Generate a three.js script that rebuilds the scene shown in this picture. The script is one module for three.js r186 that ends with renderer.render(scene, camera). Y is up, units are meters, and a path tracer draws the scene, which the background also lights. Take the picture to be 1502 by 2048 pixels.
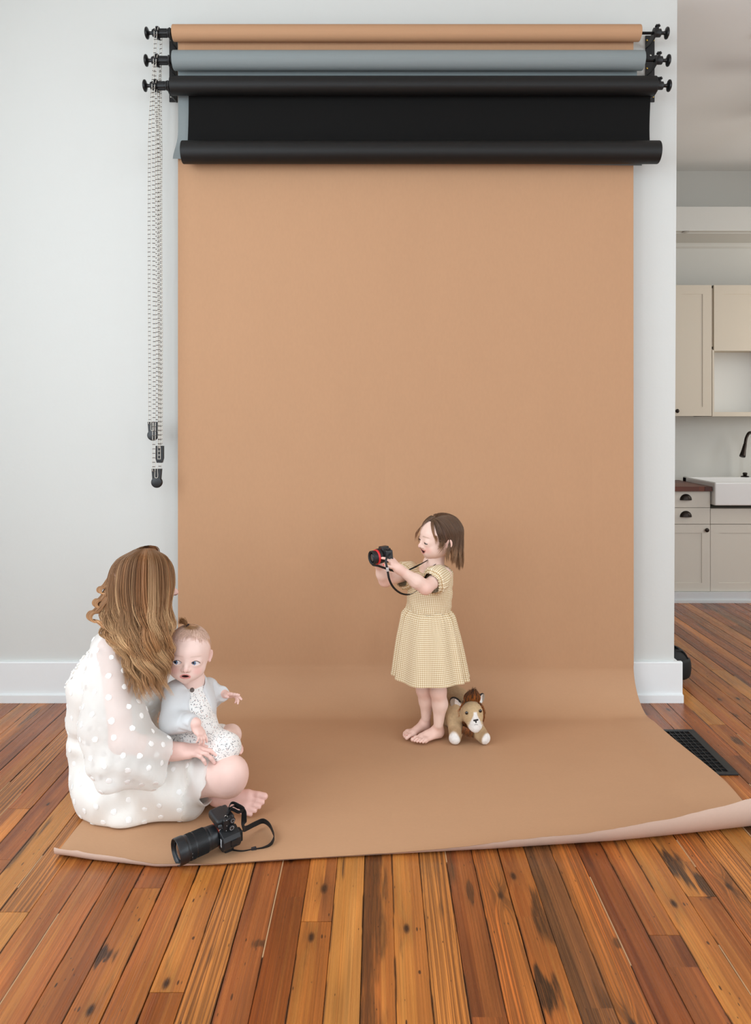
import { FontLoader } from "three/addons/loaders/FontLoader.js";
import { TextGeometry } from "three/addons/geometries/TextGeometry.js";
import * as THREE from 'three';
import { RoundedBoxGeometry } from 'three/addons/geometries/RoundedBoxGeometry.js';
import { mergeGeometries, mergeVertices } from 'three/addons/utils/BufferGeometryUtils.js';
import { RectAreaLightUniformsLib } from 'three/addons/lights/RectAreaLightUniformsLib.js';

// ---------------------------------------------------------------- camera, sky, daylight, exposure
const scene = new THREE.Scene();
const camera = new THREE.PerspectiveCamera(68.57, 1502 / 2048, 0.05, 60);
camera.position.set(0, 1.345, 0);
camera.lookAt(0, 1.345, -1);
camera.setViewOffset(1502, 2048, -6, 184, 1502, 2048);       // lens shift: level camera, horizon above the middle
scene.background = new THREE.Color().setRGB(0.80, 0.92, 1.0);  // bright overcast sky beyond the windows
const renderer = new THREE.WebGLRenderer({ antialias: true });
renderer.toneMapping = THREE.LinearToneMapping;
renderer.toneMappingExposure = 0.51;
renderer.shadowMap.enabled = true;
RectAreaLightUniformsLib.init();
const CEIL = 3.40, WALLZ = -3.60, BACKZ = 2.6, LEFTX = -2.6, RIGHTX = 4.3, KITZ = -6.2;
// daylight through the windows: one soft area light just inside each opening
const windowSpecs = [   // wall, along-wall centre, sill, width, height, strength
  ['back', -1.75, 0.75, 1.25, 2.55, 5.6], ['back', 0.1, 0.75, 1.25, 2.55, 5.6], ['back', 1.95, 0.75, 1.25, 2.55, 5.6],
  ['left', 0.5, 0.9, 1.4, 2.4, 12], ['left', -1.5, 0.9, 1.4, 2.4, 11],
  ['right', 0.6, 0.9, 1.4, 2.4, 10], ['right', -1.5, 0.9, 1.4, 2.4, 9.5], ['right', -5.0, 1.15, 0.9, 1.25, 14, [1.0, 0.95, 0.87]],
];
for (const [side, c, sill, w, h, k, tintOf] of windowSpecs) {
  const l = new THREE.RectAreaLight(new THREE.Color().setRGB(...(tintOf ?? [0.82, 0.915, 1.0])), k, w, h);
  const y = sill + h / 2;
  if (side === 'back') { l.position.set(c, y, BACKZ - 0.03); l.lookAt(c, y, 0 - 10); }
  if (side === 'left') { l.position.set(LEFTX + 0.03, y, c); l.lookAt(10, y, c); }
  if (side === 'right') { l.position.set(RIGHTX - 0.03, y, c); l.lookAt(-10, y, c); }
  scene.add(l);
}

// ---------------------------------------------------------------- helpers
const V = (x, y, z) => new THREE.Vector3(x, y, z);
function rng(seed) { let s = seed >>> 0; return () => { s = (s + 0x6D2B79F5) >>> 0; let t = Math.imul(s ^ (s >>> 15), 1 | s); t = (t + Math.imul(t ^ (t >>> 7), 61 | t)) ^ t; return ((t ^ (t >>> 14)) >>> 0) / 4294967296; }; }
const clamp = (x, a, b) => Math.min(b, Math.max(a, x));
const mixn = (a, b, t) => a + (b - a) * t;
const sstep = (a, b, x) => { const t = clamp((x - a) / (b - a), 0, 1); return t * t * (3 - 2 * t); };
function hash2(x, y, s) { let h = Math.imul(x | 0, 374761393) + Math.imul(y | 0, 668265263) + Math.imul(s | 0, 974634777); h = Math.imul(h ^ (h >>> 13), 1274126177); return ((h ^ (h >>> 16)) >>> 0) / 4294967296; }
function vnoise(x, y, s = 0) { const xi = Math.floor(x), yi = Math.floor(y); let fx = x - xi, fy = y - yi; fx = fx * fx * (3 - 2 * fx); fy = fy * fy * (3 - 2 * fy);
  return mixn(mixn(hash2(xi, yi, s), hash2(xi + 1, yi, s), fx), mixn(hash2(xi, yi + 1, s), hash2(xi + 1, yi + 1, s), fx), fy); }
function vnoise3(x, y, z, s = 0) { const zi = Math.floor(z); let f = z - zi; f = f * f * (3 - 2 * f); return mixn(vnoise(x, y, s + zi * 17), vnoise(x, y, s + zi * 17 + 17), f); }
const fbm = (x, y, s, o = 4) => { let v = 0, a = 0.5, n = 0; for (let i = 0; i < o; i++) { v += a * vnoise(x, y, s + i * 31); n += a; a *= 0.5; x *= 2.03; y *= 2.03; } return v / n; };
function tex(w, h, fn, srgb = true, repeat) {   // fn(u, v, x, y) -> [r, g, b] 0..255 or a grey number
  const d = new Uint8Array(w * h * 4);
  for (let y = 0; y < h; y++) for (let x = 0; x < w; x++) { const c = fn((x + 0.5) / w, (y + 0.5) / h, x, y), i = (y * w + x) * 4;
    if (typeof c === 'number') { d[i] = d[i + 1] = d[i + 2] = clamp(c, 0, 255); } else { d[i] = clamp(c[0], 0, 255); d[i + 1] = clamp(c[1], 0, 255); d[i + 2] = clamp(c[2], 0, 255); }
    d[i + 3] = 255; }
  const t = new THREE.DataTexture(d, w, h); t.wrapS = t.wrapT = THREE.RepeatWrapping; t.magFilter = THREE.LinearFilter; t.minFilter = THREE.LinearMipmapLinearFilter; t.generateMipmaps = true;
  if (srgb) t.colorSpace = THREE.SRGBColorSpace; if (repeat) t.repeat.set(...repeat); t.needsUpdate = true; return t;
}
const std = (color, roughness = 0.6, o = {}) => new THREE.MeshStandardMaterial({ color, roughness, ...o });
const phys = (color, roughness = 0.6, o = {}) => new THREE.MeshPhysicalMaterial({ color, roughness, ...o });
const used = new Map();
function numbered(name) { const n = used.get(name) ?? 0; used.set(name, n + 1); return n ? `${name}_${String(n).padStart(3, '0')}` : name; }
function mesh(name, geo, mat, parent = scene) { const m = new THREE.Mesh(geo, mat); m.name = numbered(name); m.castShadow = m.receiveShadow = true; parent.add(m); return m; }
function thing(name, label, category, pos = [0, 0, 0], group) { const g = new THREE.Group(); g.name = numbered(name); g.position.set(...pos); scene.add(g); g.userData = { label, category }; if (group) g.userData.group = group; return g; }
function struct(name, geo, mat, parent) { const m = mesh(name, geo, mat, parent); if (!parent) m.userData.kind = 'structure'; return m; }
const stuff = (m) => { m.userData.kind = 'stuff'; return m; };
const box = (w, h, d, x = 0, y = 0, z = 0, r = 0) => (r ? new RoundedBoxGeometry(w, h, d, 2, r) : new THREE.BoxGeometry(w, h, d)).translate(x, y, z);
const boxTo = (x0, x1, y0, y1, z0, z1, r = 0) => box(x1 - x0, y1 - y0, z1 - z0, (x0 + x1) / 2, (y0 + y1) / 2, (z0 + z1) / 2, r);
const plain = (g) => { const n = g.index ? g.toNonIndexed() : g.clone(); for (const k of Object.keys(n.attributes)) if (!['position', 'normal', 'uv'].includes(k)) n.deleteAttribute(k); if (!n.attributes.uv) n.setAttribute('uv', new THREE.Float32BufferAttribute(new Float32Array(n.attributes.position.count * 2), 2)); return n; };
const join = (list) => mergeGeometries(list.map(plain));
const lathe = (pts, seg = 40) => new THREE.LatheGeometry(pts.map(([r, y]) => new THREE.Vector2(r, y)), seg);
const latheX = (pts, seg = 40) => lathe(pts, seg).rotateZ(-Math.PI / 2);   // profile runs along +x
function cyl(a, b, r0, r1 = r0, seg = 16) { const d = b.clone().sub(a), g = new THREE.CylinderGeometry(r1, r0, d.length(), seg); g.applyQuaternion(new THREE.Quaternion().setFromUnitVectors(V(0, 1, 0), d.normalize())); const m = a.clone().add(b).multiplyScalar(0.5); return g.translate(m.x, m.y, m.z); }
const tube = (pts, r, seg = 40, sides = 8, closed = false) => new THREE.TubeGeometry(new THREE.CatmullRomCurve3(pts.map((p) => (p.isVector3 ? p : V(...p))), closed), seg, r, sides, closed);
function extrude(pts, depth, bevel = 0) { const s = new THREE.Shape(pts.map(([x, y]) => new THREE.Vector2(x, y))); return new THREE.ExtrudeGeometry(s, { depth, bevelEnabled: bevel > 0, bevelSize: bevel, bevelThickness: bevel, bevelSegments: 2, curveSegments: 16 }); }
// a grid surface: fn(u, v) -> Vector3, uvfn(u, v) -> [s, t]
function grid(nu, nv, fn, uvfn, closedU = false) {
  const p = [], uv = [], idx = [];
  for (let j = 0; j <= nv; j++) for (let i = 0; i <= nu; i++) { const a = fn(i / nu, j / nv); p.push(a.x, a.y, a.z); const t = uvfn ? uvfn(i / nu, j / nv) : [i / nu, j / nv]; uv.push(...t); }
  for (let j = 0; j < nv; j++) for (let i = 0; i < nu; i++) { const a = j * (nu + 1) + i, b = a + 1, c = a + nu + 1, d = c + 1; idx.push(a, b, d, a, d, c); }
  const g = new THREE.BufferGeometry(); g.setAttribute('position', new THREE.Float32BufferAttribute(p, 3)); g.setAttribute('uv', new THREE.Float32BufferAttribute(uv, 2)); g.setIndex(idx); g.computeVertexNormals();
  if (closedU) { const n = g.attributes.normal; for (let j = 0; j <= nv; j++) { const a = j * (nu + 1), b = a + nu, v = V(n.getX(a) + n.getX(b), n.getY(a) + n.getY(b), n.getZ(a) + n.getZ(b)).normalize(); n.setXYZ(a, v.x, v.y, v.z); n.setXYZ(b, v.x, v.y, v.z); } }
  return g;
}
// a flat strap swept along a curve: width across `side` (a direction), thickness along the other
function strap(pts, w, th, side, seg = 60) {
  const c = new THREE.CatmullRomCurve3(pts.map((p) => (p.isVector3 ? p : V(...p)))), S = Array.isArray(side) ? side : [side];
  const rect = [[-.5, -.5], [.5, -.5], [.5, .5], [-.5, .5], [-.5, -.5]];
  const g = grid(4, seg, (u, v) => { const p = c.getPointAt(v), t = c.getTangentAt(v); const f = v * (S.length - 1), i = Math.min(Math.floor(f), S.length - 2);
    const s0 = S.length > 1 ? S[i].clone().lerp(S[i + 1], f - i) : S[0].clone(); const n = t.clone().cross(s0).normalize(), s = n.clone().cross(t).normalize(); const [a, b] = rect[Math.round(u * 4)]; return p.addScaledVector(s, a * w).addScaledVector(n, b * th); });
  const f = g.toNonIndexed(); f.computeVertexNormals(); return f;
}
// ---------------------------------------------------------------- room shell
const plasterBump = tex(256, 256, (u, v) => 128 + 90 * (fbm(u * 40, v * 40, 3, 3) - 0.5) + 60 * (fbm(u * 9, v * 9, 8, 2) - 0.5), false);
const wallMat = std(0xd2d2cd, 0.72, { bumpMap: plasterBump, bumpScale: 0.0006 });
const trimMat = std(0xe9ebea, 0.42);
const ceilMat = std(0xecebe8, 0.85);
const uvMetres = (g, s = 1) => { const n = g.index ? g.toNonIndexed() : g; n.computeVertexNormals(); const p = n.attributes.position, q = n.attributes.normal, a = new Float32Array(p.count * 2);
  for (let i = 0; i < p.count; i++) { const nx = Math.abs(q.getX(i)), ny = Math.abs(q.getY(i)), nz = Math.abs(q.getZ(i)); let u, v; if (nx >= ny && nx >= nz) { u = p.getZ(i); v = p.getY(i); } else if (ny >= nz) { u = p.getX(i); v = p.getZ(i); } else { u = p.getX(i); v = p.getY(i); } a[2 * i] = u * s; a[2 * i + 1] = v * s; }
  n.setAttribute('uv', new THREE.BufferAttribute(a, 2)); return n; };
// studio wall with a slightly out-of-plumb free end, 14 cm thick
const WALLT = 0.14;
struct('wall_studio', uvMetres(extrude([[LEFTX - 0.1, -0.02], [1.4155, -0.02], [1.4325, CEIL + 0.05], [LEFTX - 0.1, CEIL + 0.05]], WALLT).translate(0, 0, WALLZ - WALLT), 2), wallMat);
// walls with window openings: pieces around each opening merged per wall
function wallWithOpenings(len0, len1, y0, y1, t, holes) {
  const s = new THREE.Shape([[len0, y0], [len1, y0], [len1, y1], [len0, y1]].map(([a, b]) => new THREE.Vector2(a, b)));
  for (const [c, sill, w, h] of holes) s.holes.push(new THREE.Path([[c - w / 2, sill], [c - w / 2, sill + h], [c + w / 2, sill + h], [c + w / 2, sill]].map(([a, b]) => new THREE.Vector2(a, b))));
  return new THREE.ExtrudeGeometry(s, { depth: t, bevelEnabled: false });
}
const holesOf = (side) => windowSpecs.filter((w) => w[0] === side).map((w) => w.slice(1, 5));
struct('wall_back', uvMetres(wallWithOpenings(LEFTX - 0.1, RIGHTX + 0.1, -0.02, CEIL + 0.05, 0.16, holesOf('back')).translate(0, 0, BACKZ), 2), wallMat);
struct('wall_left', uvMetres(wallWithOpenings(-BACKZ, -WALLZ, -0.02, CEIL + 0.05, 0.16, holesOf('left').map(([c, ...r]) => [-c, ...r])).rotateY(Math.PI / 2).translate(LEFTX - 0.16, 0, 0), 2), wallMat);
struct('wall_right', uvMetres(wallWithOpenings(-BACKZ - 0.1, -KITZ + 0.1, -0.02, CEIL + 0.05, 0.16, holesOf('right').map(([c, ...r]) => [-c, ...r])).rotateY(Math.PI / 2).translate(RIGHTX, 0, 0), 2), wallMat);
const kitchenWallMat = std(0xd3d1ca, 0.75, { bumpMap: plasterBump, bumpScale: 0.0005 });
struct('wall_kitchen', uvMetres(boxTo(0.3, RIGHTX + 0.1, -0.02, CEIL + 0.05, KITZ - 0.15, KITZ), 2), kitchenWallMat);
struct('wall_passage', uvMetres(boxTo(0.3, 0.42, -0.02, CEIL + 0.05, KITZ, WALLZ - WALLT), 2), kitchenWallMat);
struct('ceiling', boxTo(LEFTX - 0.2, RIGHTX + 0.2, CEIL, CEIL + 0.1, KITZ - 0.2, BACKZ + 0.2), ceilMat);
const glassMat = phys(0xffffff, 0.02, { transmission: 1, thickness: 0, ior: 1.45, specularIntensity: 0.5 });
windowSpecs.forEach(([side, c, sill, w, h], i) => {
  const f = 0.06, parts = [boxTo(-w / 2, w / 2, 0, f, -0.05, 0.05), boxTo(-w / 2, w / 2, h - f, h, -0.05, 0.05), boxTo(-w / 2, -w / 2 + f, f, h - f, -0.05, 0.05), boxTo(w / 2 - f, w / 2, f, h - f, -0.05, 0.05), boxTo(-w / 2 + f, w / 2 - f, h / 2 - 0.025, h / 2 + 0.025, -0.04, 0.04)];
  const o = struct('window_' + (i + 1), join(parts), trimMat);
  mesh('pane', boxTo(-w / 2 + f, w / 2 - f, f, h - f, -0.003, 0.003), glassMat, o);
  if (side === 'back') o.position.set(c, sill, BACKZ + 0.08);
  if (side === 'left') { o.position.set(LEFTX - 0.08, sill, c); o.rotation.y = Math.PI / 2; }
  if (side === 'right') { o.position.set(RIGHTX + 0.08, sill, c); o.rotation.y = Math.PI / 2; }
});
// tall painted baseboard: board, cap and shoe, returned round the free end of the wall
function baseProfile() { return [[0, 0], [0.034, 0], [0.034, 0.036], [0.024, 0.039], [0.020, 0.041], [0.020, 0.186], [0.0185, 0.1895], [0.0145, 0.191], [0, 0.191]]; }
function baseRun(len) { const g = extrude(baseProfile(), len); return g; }   // x = out of wall, y up, z = along
const bb = baseRun(1.4155 + 0.034 - LEFTX).rotateY(-Math.PI / 2);           // run along -x.. : along = -x, out = +z
bb.translate(1.4155 + 0.034, 0, WALLZ);
struct('baseboard_studio', bb, trimMat);
struct('baseboard_end', baseRun(WALLT + 0.03).rotateY(0).translate(1.4165, 0, WALLZ - WALLT - 0.03), trimMat);

// ---------------------------------------------------------------- old fir floor, plank by plank
const PW = 0.083, TL = 2.4;
function woodTex(seed, base, dark, light, coarse, streak, knots) {
  const R = rng(seed), ks = []; for (let i = 0; i < knots; i++) ks.push([R(), R(), 0.010 + 0.018 * R(), R()]);
  const off = R() * 100, warp = 0.4 + R() * 0.8, sb = 0.25 + 0.5 * R();
  const spots = []; for (let i = 0; i < 22; i++) spots.push([R(), R(), 0.0010 + 0.0030 * R() * R() * R(), 1 + 3.5 * R(), 0.35 + 0.5 * R()]);
  return tex(112, 1536, (u, v) => {
    const X = u * PW, Z = v * TL; let gx = u * 9 + warp * (fbm(Z * 0.9 + off, u * 1.5, seed, 3) - 0.5) * 5; let k = 0, kd = 0;
    for (const [a, b, r, q] of ks) { const dx = X - a * PW, dz = (Z - b * TL) * 0.45, d = Math.hypot(dx, dz); const w = Math.exp(-(d * d) / (r * r * 1.6)); gx += w * (dx > 0 ? 1 : -1) * 2.2; if (d < r * 0.55) kd = Math.max(kd, 1 - d / (r * 0.55)); k = Math.max(k, w * 0.5); }
    const ring = fbm(gx * (coarse ? 3.4 : 0.8), Z * 0.35 + off, seed + 5, 3), fine = vnoise(u * 70 + off, Z * 2.5, seed + 9), fine2 = vnoise(u * 34, Z * 7, seed + 11);
    let g = sstep(coarse ? 0.42 : 0.30, coarse ? 0.58 : 0.72, ring); if (coarse) g = g * (0.75 + 0.25 * sstep(0.35, 0.6, fine2)); g = coarse ? 0.38 + 0.62 * g : 0.35 + 0.65 * g;
    let c = [0, 1, 2].map((i) => mixn(dark[i], base[i], g));
    const s = streak * sstep(-0.015, 0.02, u - sb + (fbm(Z * 1.1 + off, 2, seed + 2, 3) - 0.5) * 0.55); c = c.map((x, i) => mixn(x, light[i], s * (0.5 + 0.5 * g)));
    const blotch = fbm(u * 1.5 + off, Z * 3, seed + 20, 3) - 0.5; c = c.map((x) => x * (1 + blotch * 0.34 + (fine - 0.5) * 0.16 + (fine2 - 0.5) * 0.10));
    c = c.map((x, i) => mixn(x, [58, 34, 20][i], Math.min(1, kd * 1.2 + k * 0.35)));
    for (const [a, b, r, st, al] of spots) { const dx = (X - a * PW) / r, dz = (Z - b * TL) / (r * st), d = dx * dx + dz * dz; if (d < 1.6) c = c.map((x, i) => mixn(x, [48, 30, 20][i], al * sstep(1.6, 0.5, d))); }
    const dirt = sstep(0.70, 0.82, fbm(u * 2 + off * 1.3, Z * 2.2, seed + 40, 5)) * (0.4 + 0.6 * sstep(0.4, 0.6, fine2)); c = c.map((x, i) => mixn(x, [70, 46, 30][i], dirt * 0.75));
    const edge = Math.max(sstep(0.055, 0.0, u), sstep(0.945, 1, u)) * sstep(0.42, 0.62, fbm(Z * 9, u * 3, seed + 50, 3)); c = c.map((x, i) => mixn(x, [52, 34, 24][i], edge * 0.7));
    return c;
  });
}
const GOLD = [180, 118, 56], ORANGE = [162, 93, 43], RED = [134, 75, 40], BROWN = [110, 71, 42], PALE = [190, 136, 76], DARKG = [102, 60, 31];
const woods = [
  woodTex(11, GOLD, [178, 108, 48], PALE, false, 0.35, 0), woodTex(12, ORANGE, [140, 72, 30], GOLD, false, 0.5, 1), woodTex(13, RED, [112, 56, 28], ORANGE, false, 0.45, 1),
  woodTex(14, [196, 122, 58], DARKG, GOLD, true, 0.25, 0), woodTex(15, BROWN, [70, 42, 26], [170, 104, 56], true, 0.45, 2), woodTex(16, [196, 122, 56], [160, 90, 40], RED, false, 0.8, 1),
  woodTex(17, [180, 100, 44], DARKG, GOLD, true, 0.3, 1), woodTex(18, GOLD, [186, 112, 50], ORANGE, false, 0.7, 1),
];
const grainRough = tex(112, 768, (u, v) => 40 + 46 * fbm(u * 3, v * 12, 77, 4) + 30 * vnoise(u * 40, v * 8, 5), false);
const grainBump = tex(112, 1536, (u, v) => 255 * (0.5 * vnoise(u * 36, v * 7, 91) + 0.3 * fbm(u * 2, v * 9, 92, 3) + 0.2 * vnoise(u * 70, v * 20, 93)), false);
const woodMats = woods.map((t) => [0xffffff, 0xe4dad2, 0xc9b6a8].map((c) => std(c, 0.9, { map: t, roughnessMap: grainRough, bumpMap: grainBump, bumpScale: 0.0007 })));
// old stains, burns and knots in single boards: x, z, half width, half length, strength
const stains = [[0.385, -1.765, 0.044, 0.085, 0.95], [0.885, -2.28, 0.046, 0.12, 0.9], [0.95, -2.17, 0.036, 0.07, 0.85], [-0.688, -1.885, 0.024, 0.04, 0.9], [-0.03, -2.05, 0.05, 0.6, 0.55], [0.44, -2.02, 0.03, 0.13, 0.7], [0.26, -2.14, 0.012, 0.06, 0.6], [0.62, -1.93, 0.016, 0.02, 0.6], [-0.30, -1.93, 0.022, 0.02, 0.6], [1.62, -3.42, 0.024, 0.05, 0.6], [1.5, -3.15, 0.02, 0.05, 0.6], [-1.42, -2.62, 0.02, 0.12, 0.6], [-1.12, -2.36, 0.022, 0.16, 0.6], [1.18, -2.02, 0.02, 0.06, 0.45]];
function stainedWood(base, marks) {   // marks in the board's own texture: u, v, half sizes in u and v, strength
  const { data, width: W, height: Hh } = base.image, d = new Uint8Array(data);
  for (const [u0, v0, ru, rv, k] of marks) { const ys = Math.ceil(rv * 1.7 * Hh), cy = Math.round(v0 * Hh); for (let j = -ys; j <= ys; j++) { const y = ((cy + j) % Hh + Hh) % Hh; for (let x = 0; x < W; x++) { const du = ((x + 0.5) / W - u0) / ru, dv = j / Hh / rv, n = fbm(x * 0.06, y * 0.012, 61, 4), q = Math.hypot(du, dv) + (n - 0.5) * 1.5, g = vnoise(x * 0.5, y * 0.03, 62), m = k * sstep(1.05, 0.55, q) * (0.65 + 0.35 * sstep(0.3, 0.6, g)), i = (y * W + x) * 4; d[i] = mixn(d[i], 46, m); d[i + 1] = mixn(d[i + 1], 31, m); d[i + 2] = mixn(d[i + 2], 22, m); } } }
  const t = new THREE.DataTexture(d, W, Hh); t.wrapS = t.wrapT = THREE.RepeatWrapping; t.magFilter = THREE.LinearFilter; t.minFilter = THREE.LinearMipmapLinearFilter; t.generateMipmaps = true; t.colorSpace = THREE.SRGBColorSpace; t.needsUpdate = true; return t;
}
const floor = struct('floor', boxTo(LEFTX - 0.1, RIGHTX + 0.1, -0.12, -0.011, KITZ - 0.1, BACKZ + 0.1), std(0x1d140e, 0.95));
{
  const R = rng(5150), fill = [];
  const gapW = () => 0.0008 + 0.0022 * R() * R();
  const x0 = -2.20, n = 78;
  let gl = gapW();
  for (let i = 0; i < n; i++) {
    const xa = x0 + i * PW, gr = gapW(), far = xa + PW > 1.40 ? KITZ : WALLZ - 0.05; let z = BACKZ - R() * 1.5, first = true;
    while (z > far + 0.01) {
      let len = 1.9 + 2.6 * R(); if (first) { z = BACKZ; len *= 0.6; first = false; }
      let zb = z - len; if (zb < far + 0.5) zb = far;
      const l = xa + gl / 2, r = xa + PW - gr / 2, ge = 0.0009, za = z - ge, zc = zb + ge, top = (R() - 0.5) * 0.0010, ch = 0.0013, w = r - l;
      const g = extrude([[l, -0.012], [r, -0.012], [r, top - ch], [r - ch, top], [l + ch, top], [l, top - ch]], za - zc);
      g.translate(0, 0, zc);
      const q = g.index ? g.toNonIndexed() : g, p = q.attributes.position, uv = new Float32Array(p.count * 2), ou = 0, ov = R() * 3, fl = R() < 0.5 ? 1 : -1, fu = R() < 0.5;
      for (let k = 0; k < p.count; k++) { let u = clamp((p.getX(k) - l) / w, 0.01, 0.99); if (fu) u = 1 - u; uv[2 * k] = u + ou; uv[2 * k + 1] = fl * p.getZ(k) / TL + ov; }
      q.setAttribute('uv', new THREE.BufferAttribute(uv, 2));
      const t = [0, 0, 1, 1, 2, 2, 3, 4, 5, 5, 6, 7, 7, 1][Math.floor(R() * 14)];
      let wm = woodMats[t][Math.floor(R() * R() * 3)];
      const own = stains.filter(([sx, sz]) => sx > l && sx < r && sz < za && sz > zc).map(([sx, sz, rw, rl, k]) => { let u = (sx - l) / w; if (fu) u = 1 - u; const v = fl * sz / TL + ov; return [u, v - Math.floor(v), rw / w, rl / TL, k]; });
      if (own.length) { wm = wm.clone(); wm.map = stainedWood(wm.map, own); }
      mesh('plank', q, wm, floor);
      z = zb;
    }
    // old putty still sitting in some of the joints
    let zf = 0.5; while (zf > far) { const L = 0.1 + R() * 0.7; if (R() < 0.30) fill.push(boxTo(xa + PW - gr / 2 - 0.0004, xa + PW + gr / 2 + 0.0016, -0.011, 0.0004, Math.max(zf - L, far), zf)); zf -= L + R() * 0.5; }
    gl = gr;
  }
  stuff(mesh('joint_filler', join(fill), std(0xb48d66, 0.8), floor));
}
// ---------------------------------------------------------------- paper backdrops, bars, brackets, chains
const fibre = tex(512, 512, (u, v) => 128 + 60 * (fbm(u * 90, v * 90, 21, 2) - 0.5) + 40 * (fbm(u * 14, v * 14, 22, 3) - 0.5), false);
const paperTone = tex(512, 512, (u, v) => { const n = 1 + 0.02 * (fbm(u * 160, v * 160, 31, 2) - 0.5) + 0.012 * (fbm(u * 7, v * 7, 33, 3) - 0.5); return [236 * n, 236 * n, 236 * n]; });
const paper = (c, r = 0.78) => std(c, r, { map: paperTone, bumpMap: fibre, bumpScale: 0.00008 });
const tanMat = paper(0xcb9c75), tanLitBackMat = paper(0xd9b8a4, 0.7), greyMat = paper(0x8f9797), blackMat = phys(0x171615, 0.5, { map: paperTone, bumpMap: fibre, bumpScale: 0.00008, specularIntensity: 0.7 }), blackSheetMat = phys(0x151413, 0.85, { map: paperTone, bumpMap: fibre, bumpScale: 0.00008, specularIntensity: 0.3 });  // curl underside: same tan paper, made paler to paint in window light
const plastic = std(0x101011, 0.32), matteBlack = std(0x141415, 0.5), steel = std(0xc8c6bd, 0.3, { metalness: 1 }), brass = std(0xc9a44e, 0.3, { metalness: 1 });
function rollGeo(len, r, wob = 0.0) {   // hollow paper roll along +x from 0
  const c = 0.003; return latheX([[0.020, 0], [r - 0.004, -0.0 + wob], [r - 0.001, 0.001], [r, c], [r, len - c], [r - 0.001, len - 0.001], [r - 0.004, len], [0.020, len], [0.020, len - 0.02], [0.020, 0.02], [0.020, 0]].map(([a, b]) => [a, b]), 56);
}
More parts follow.
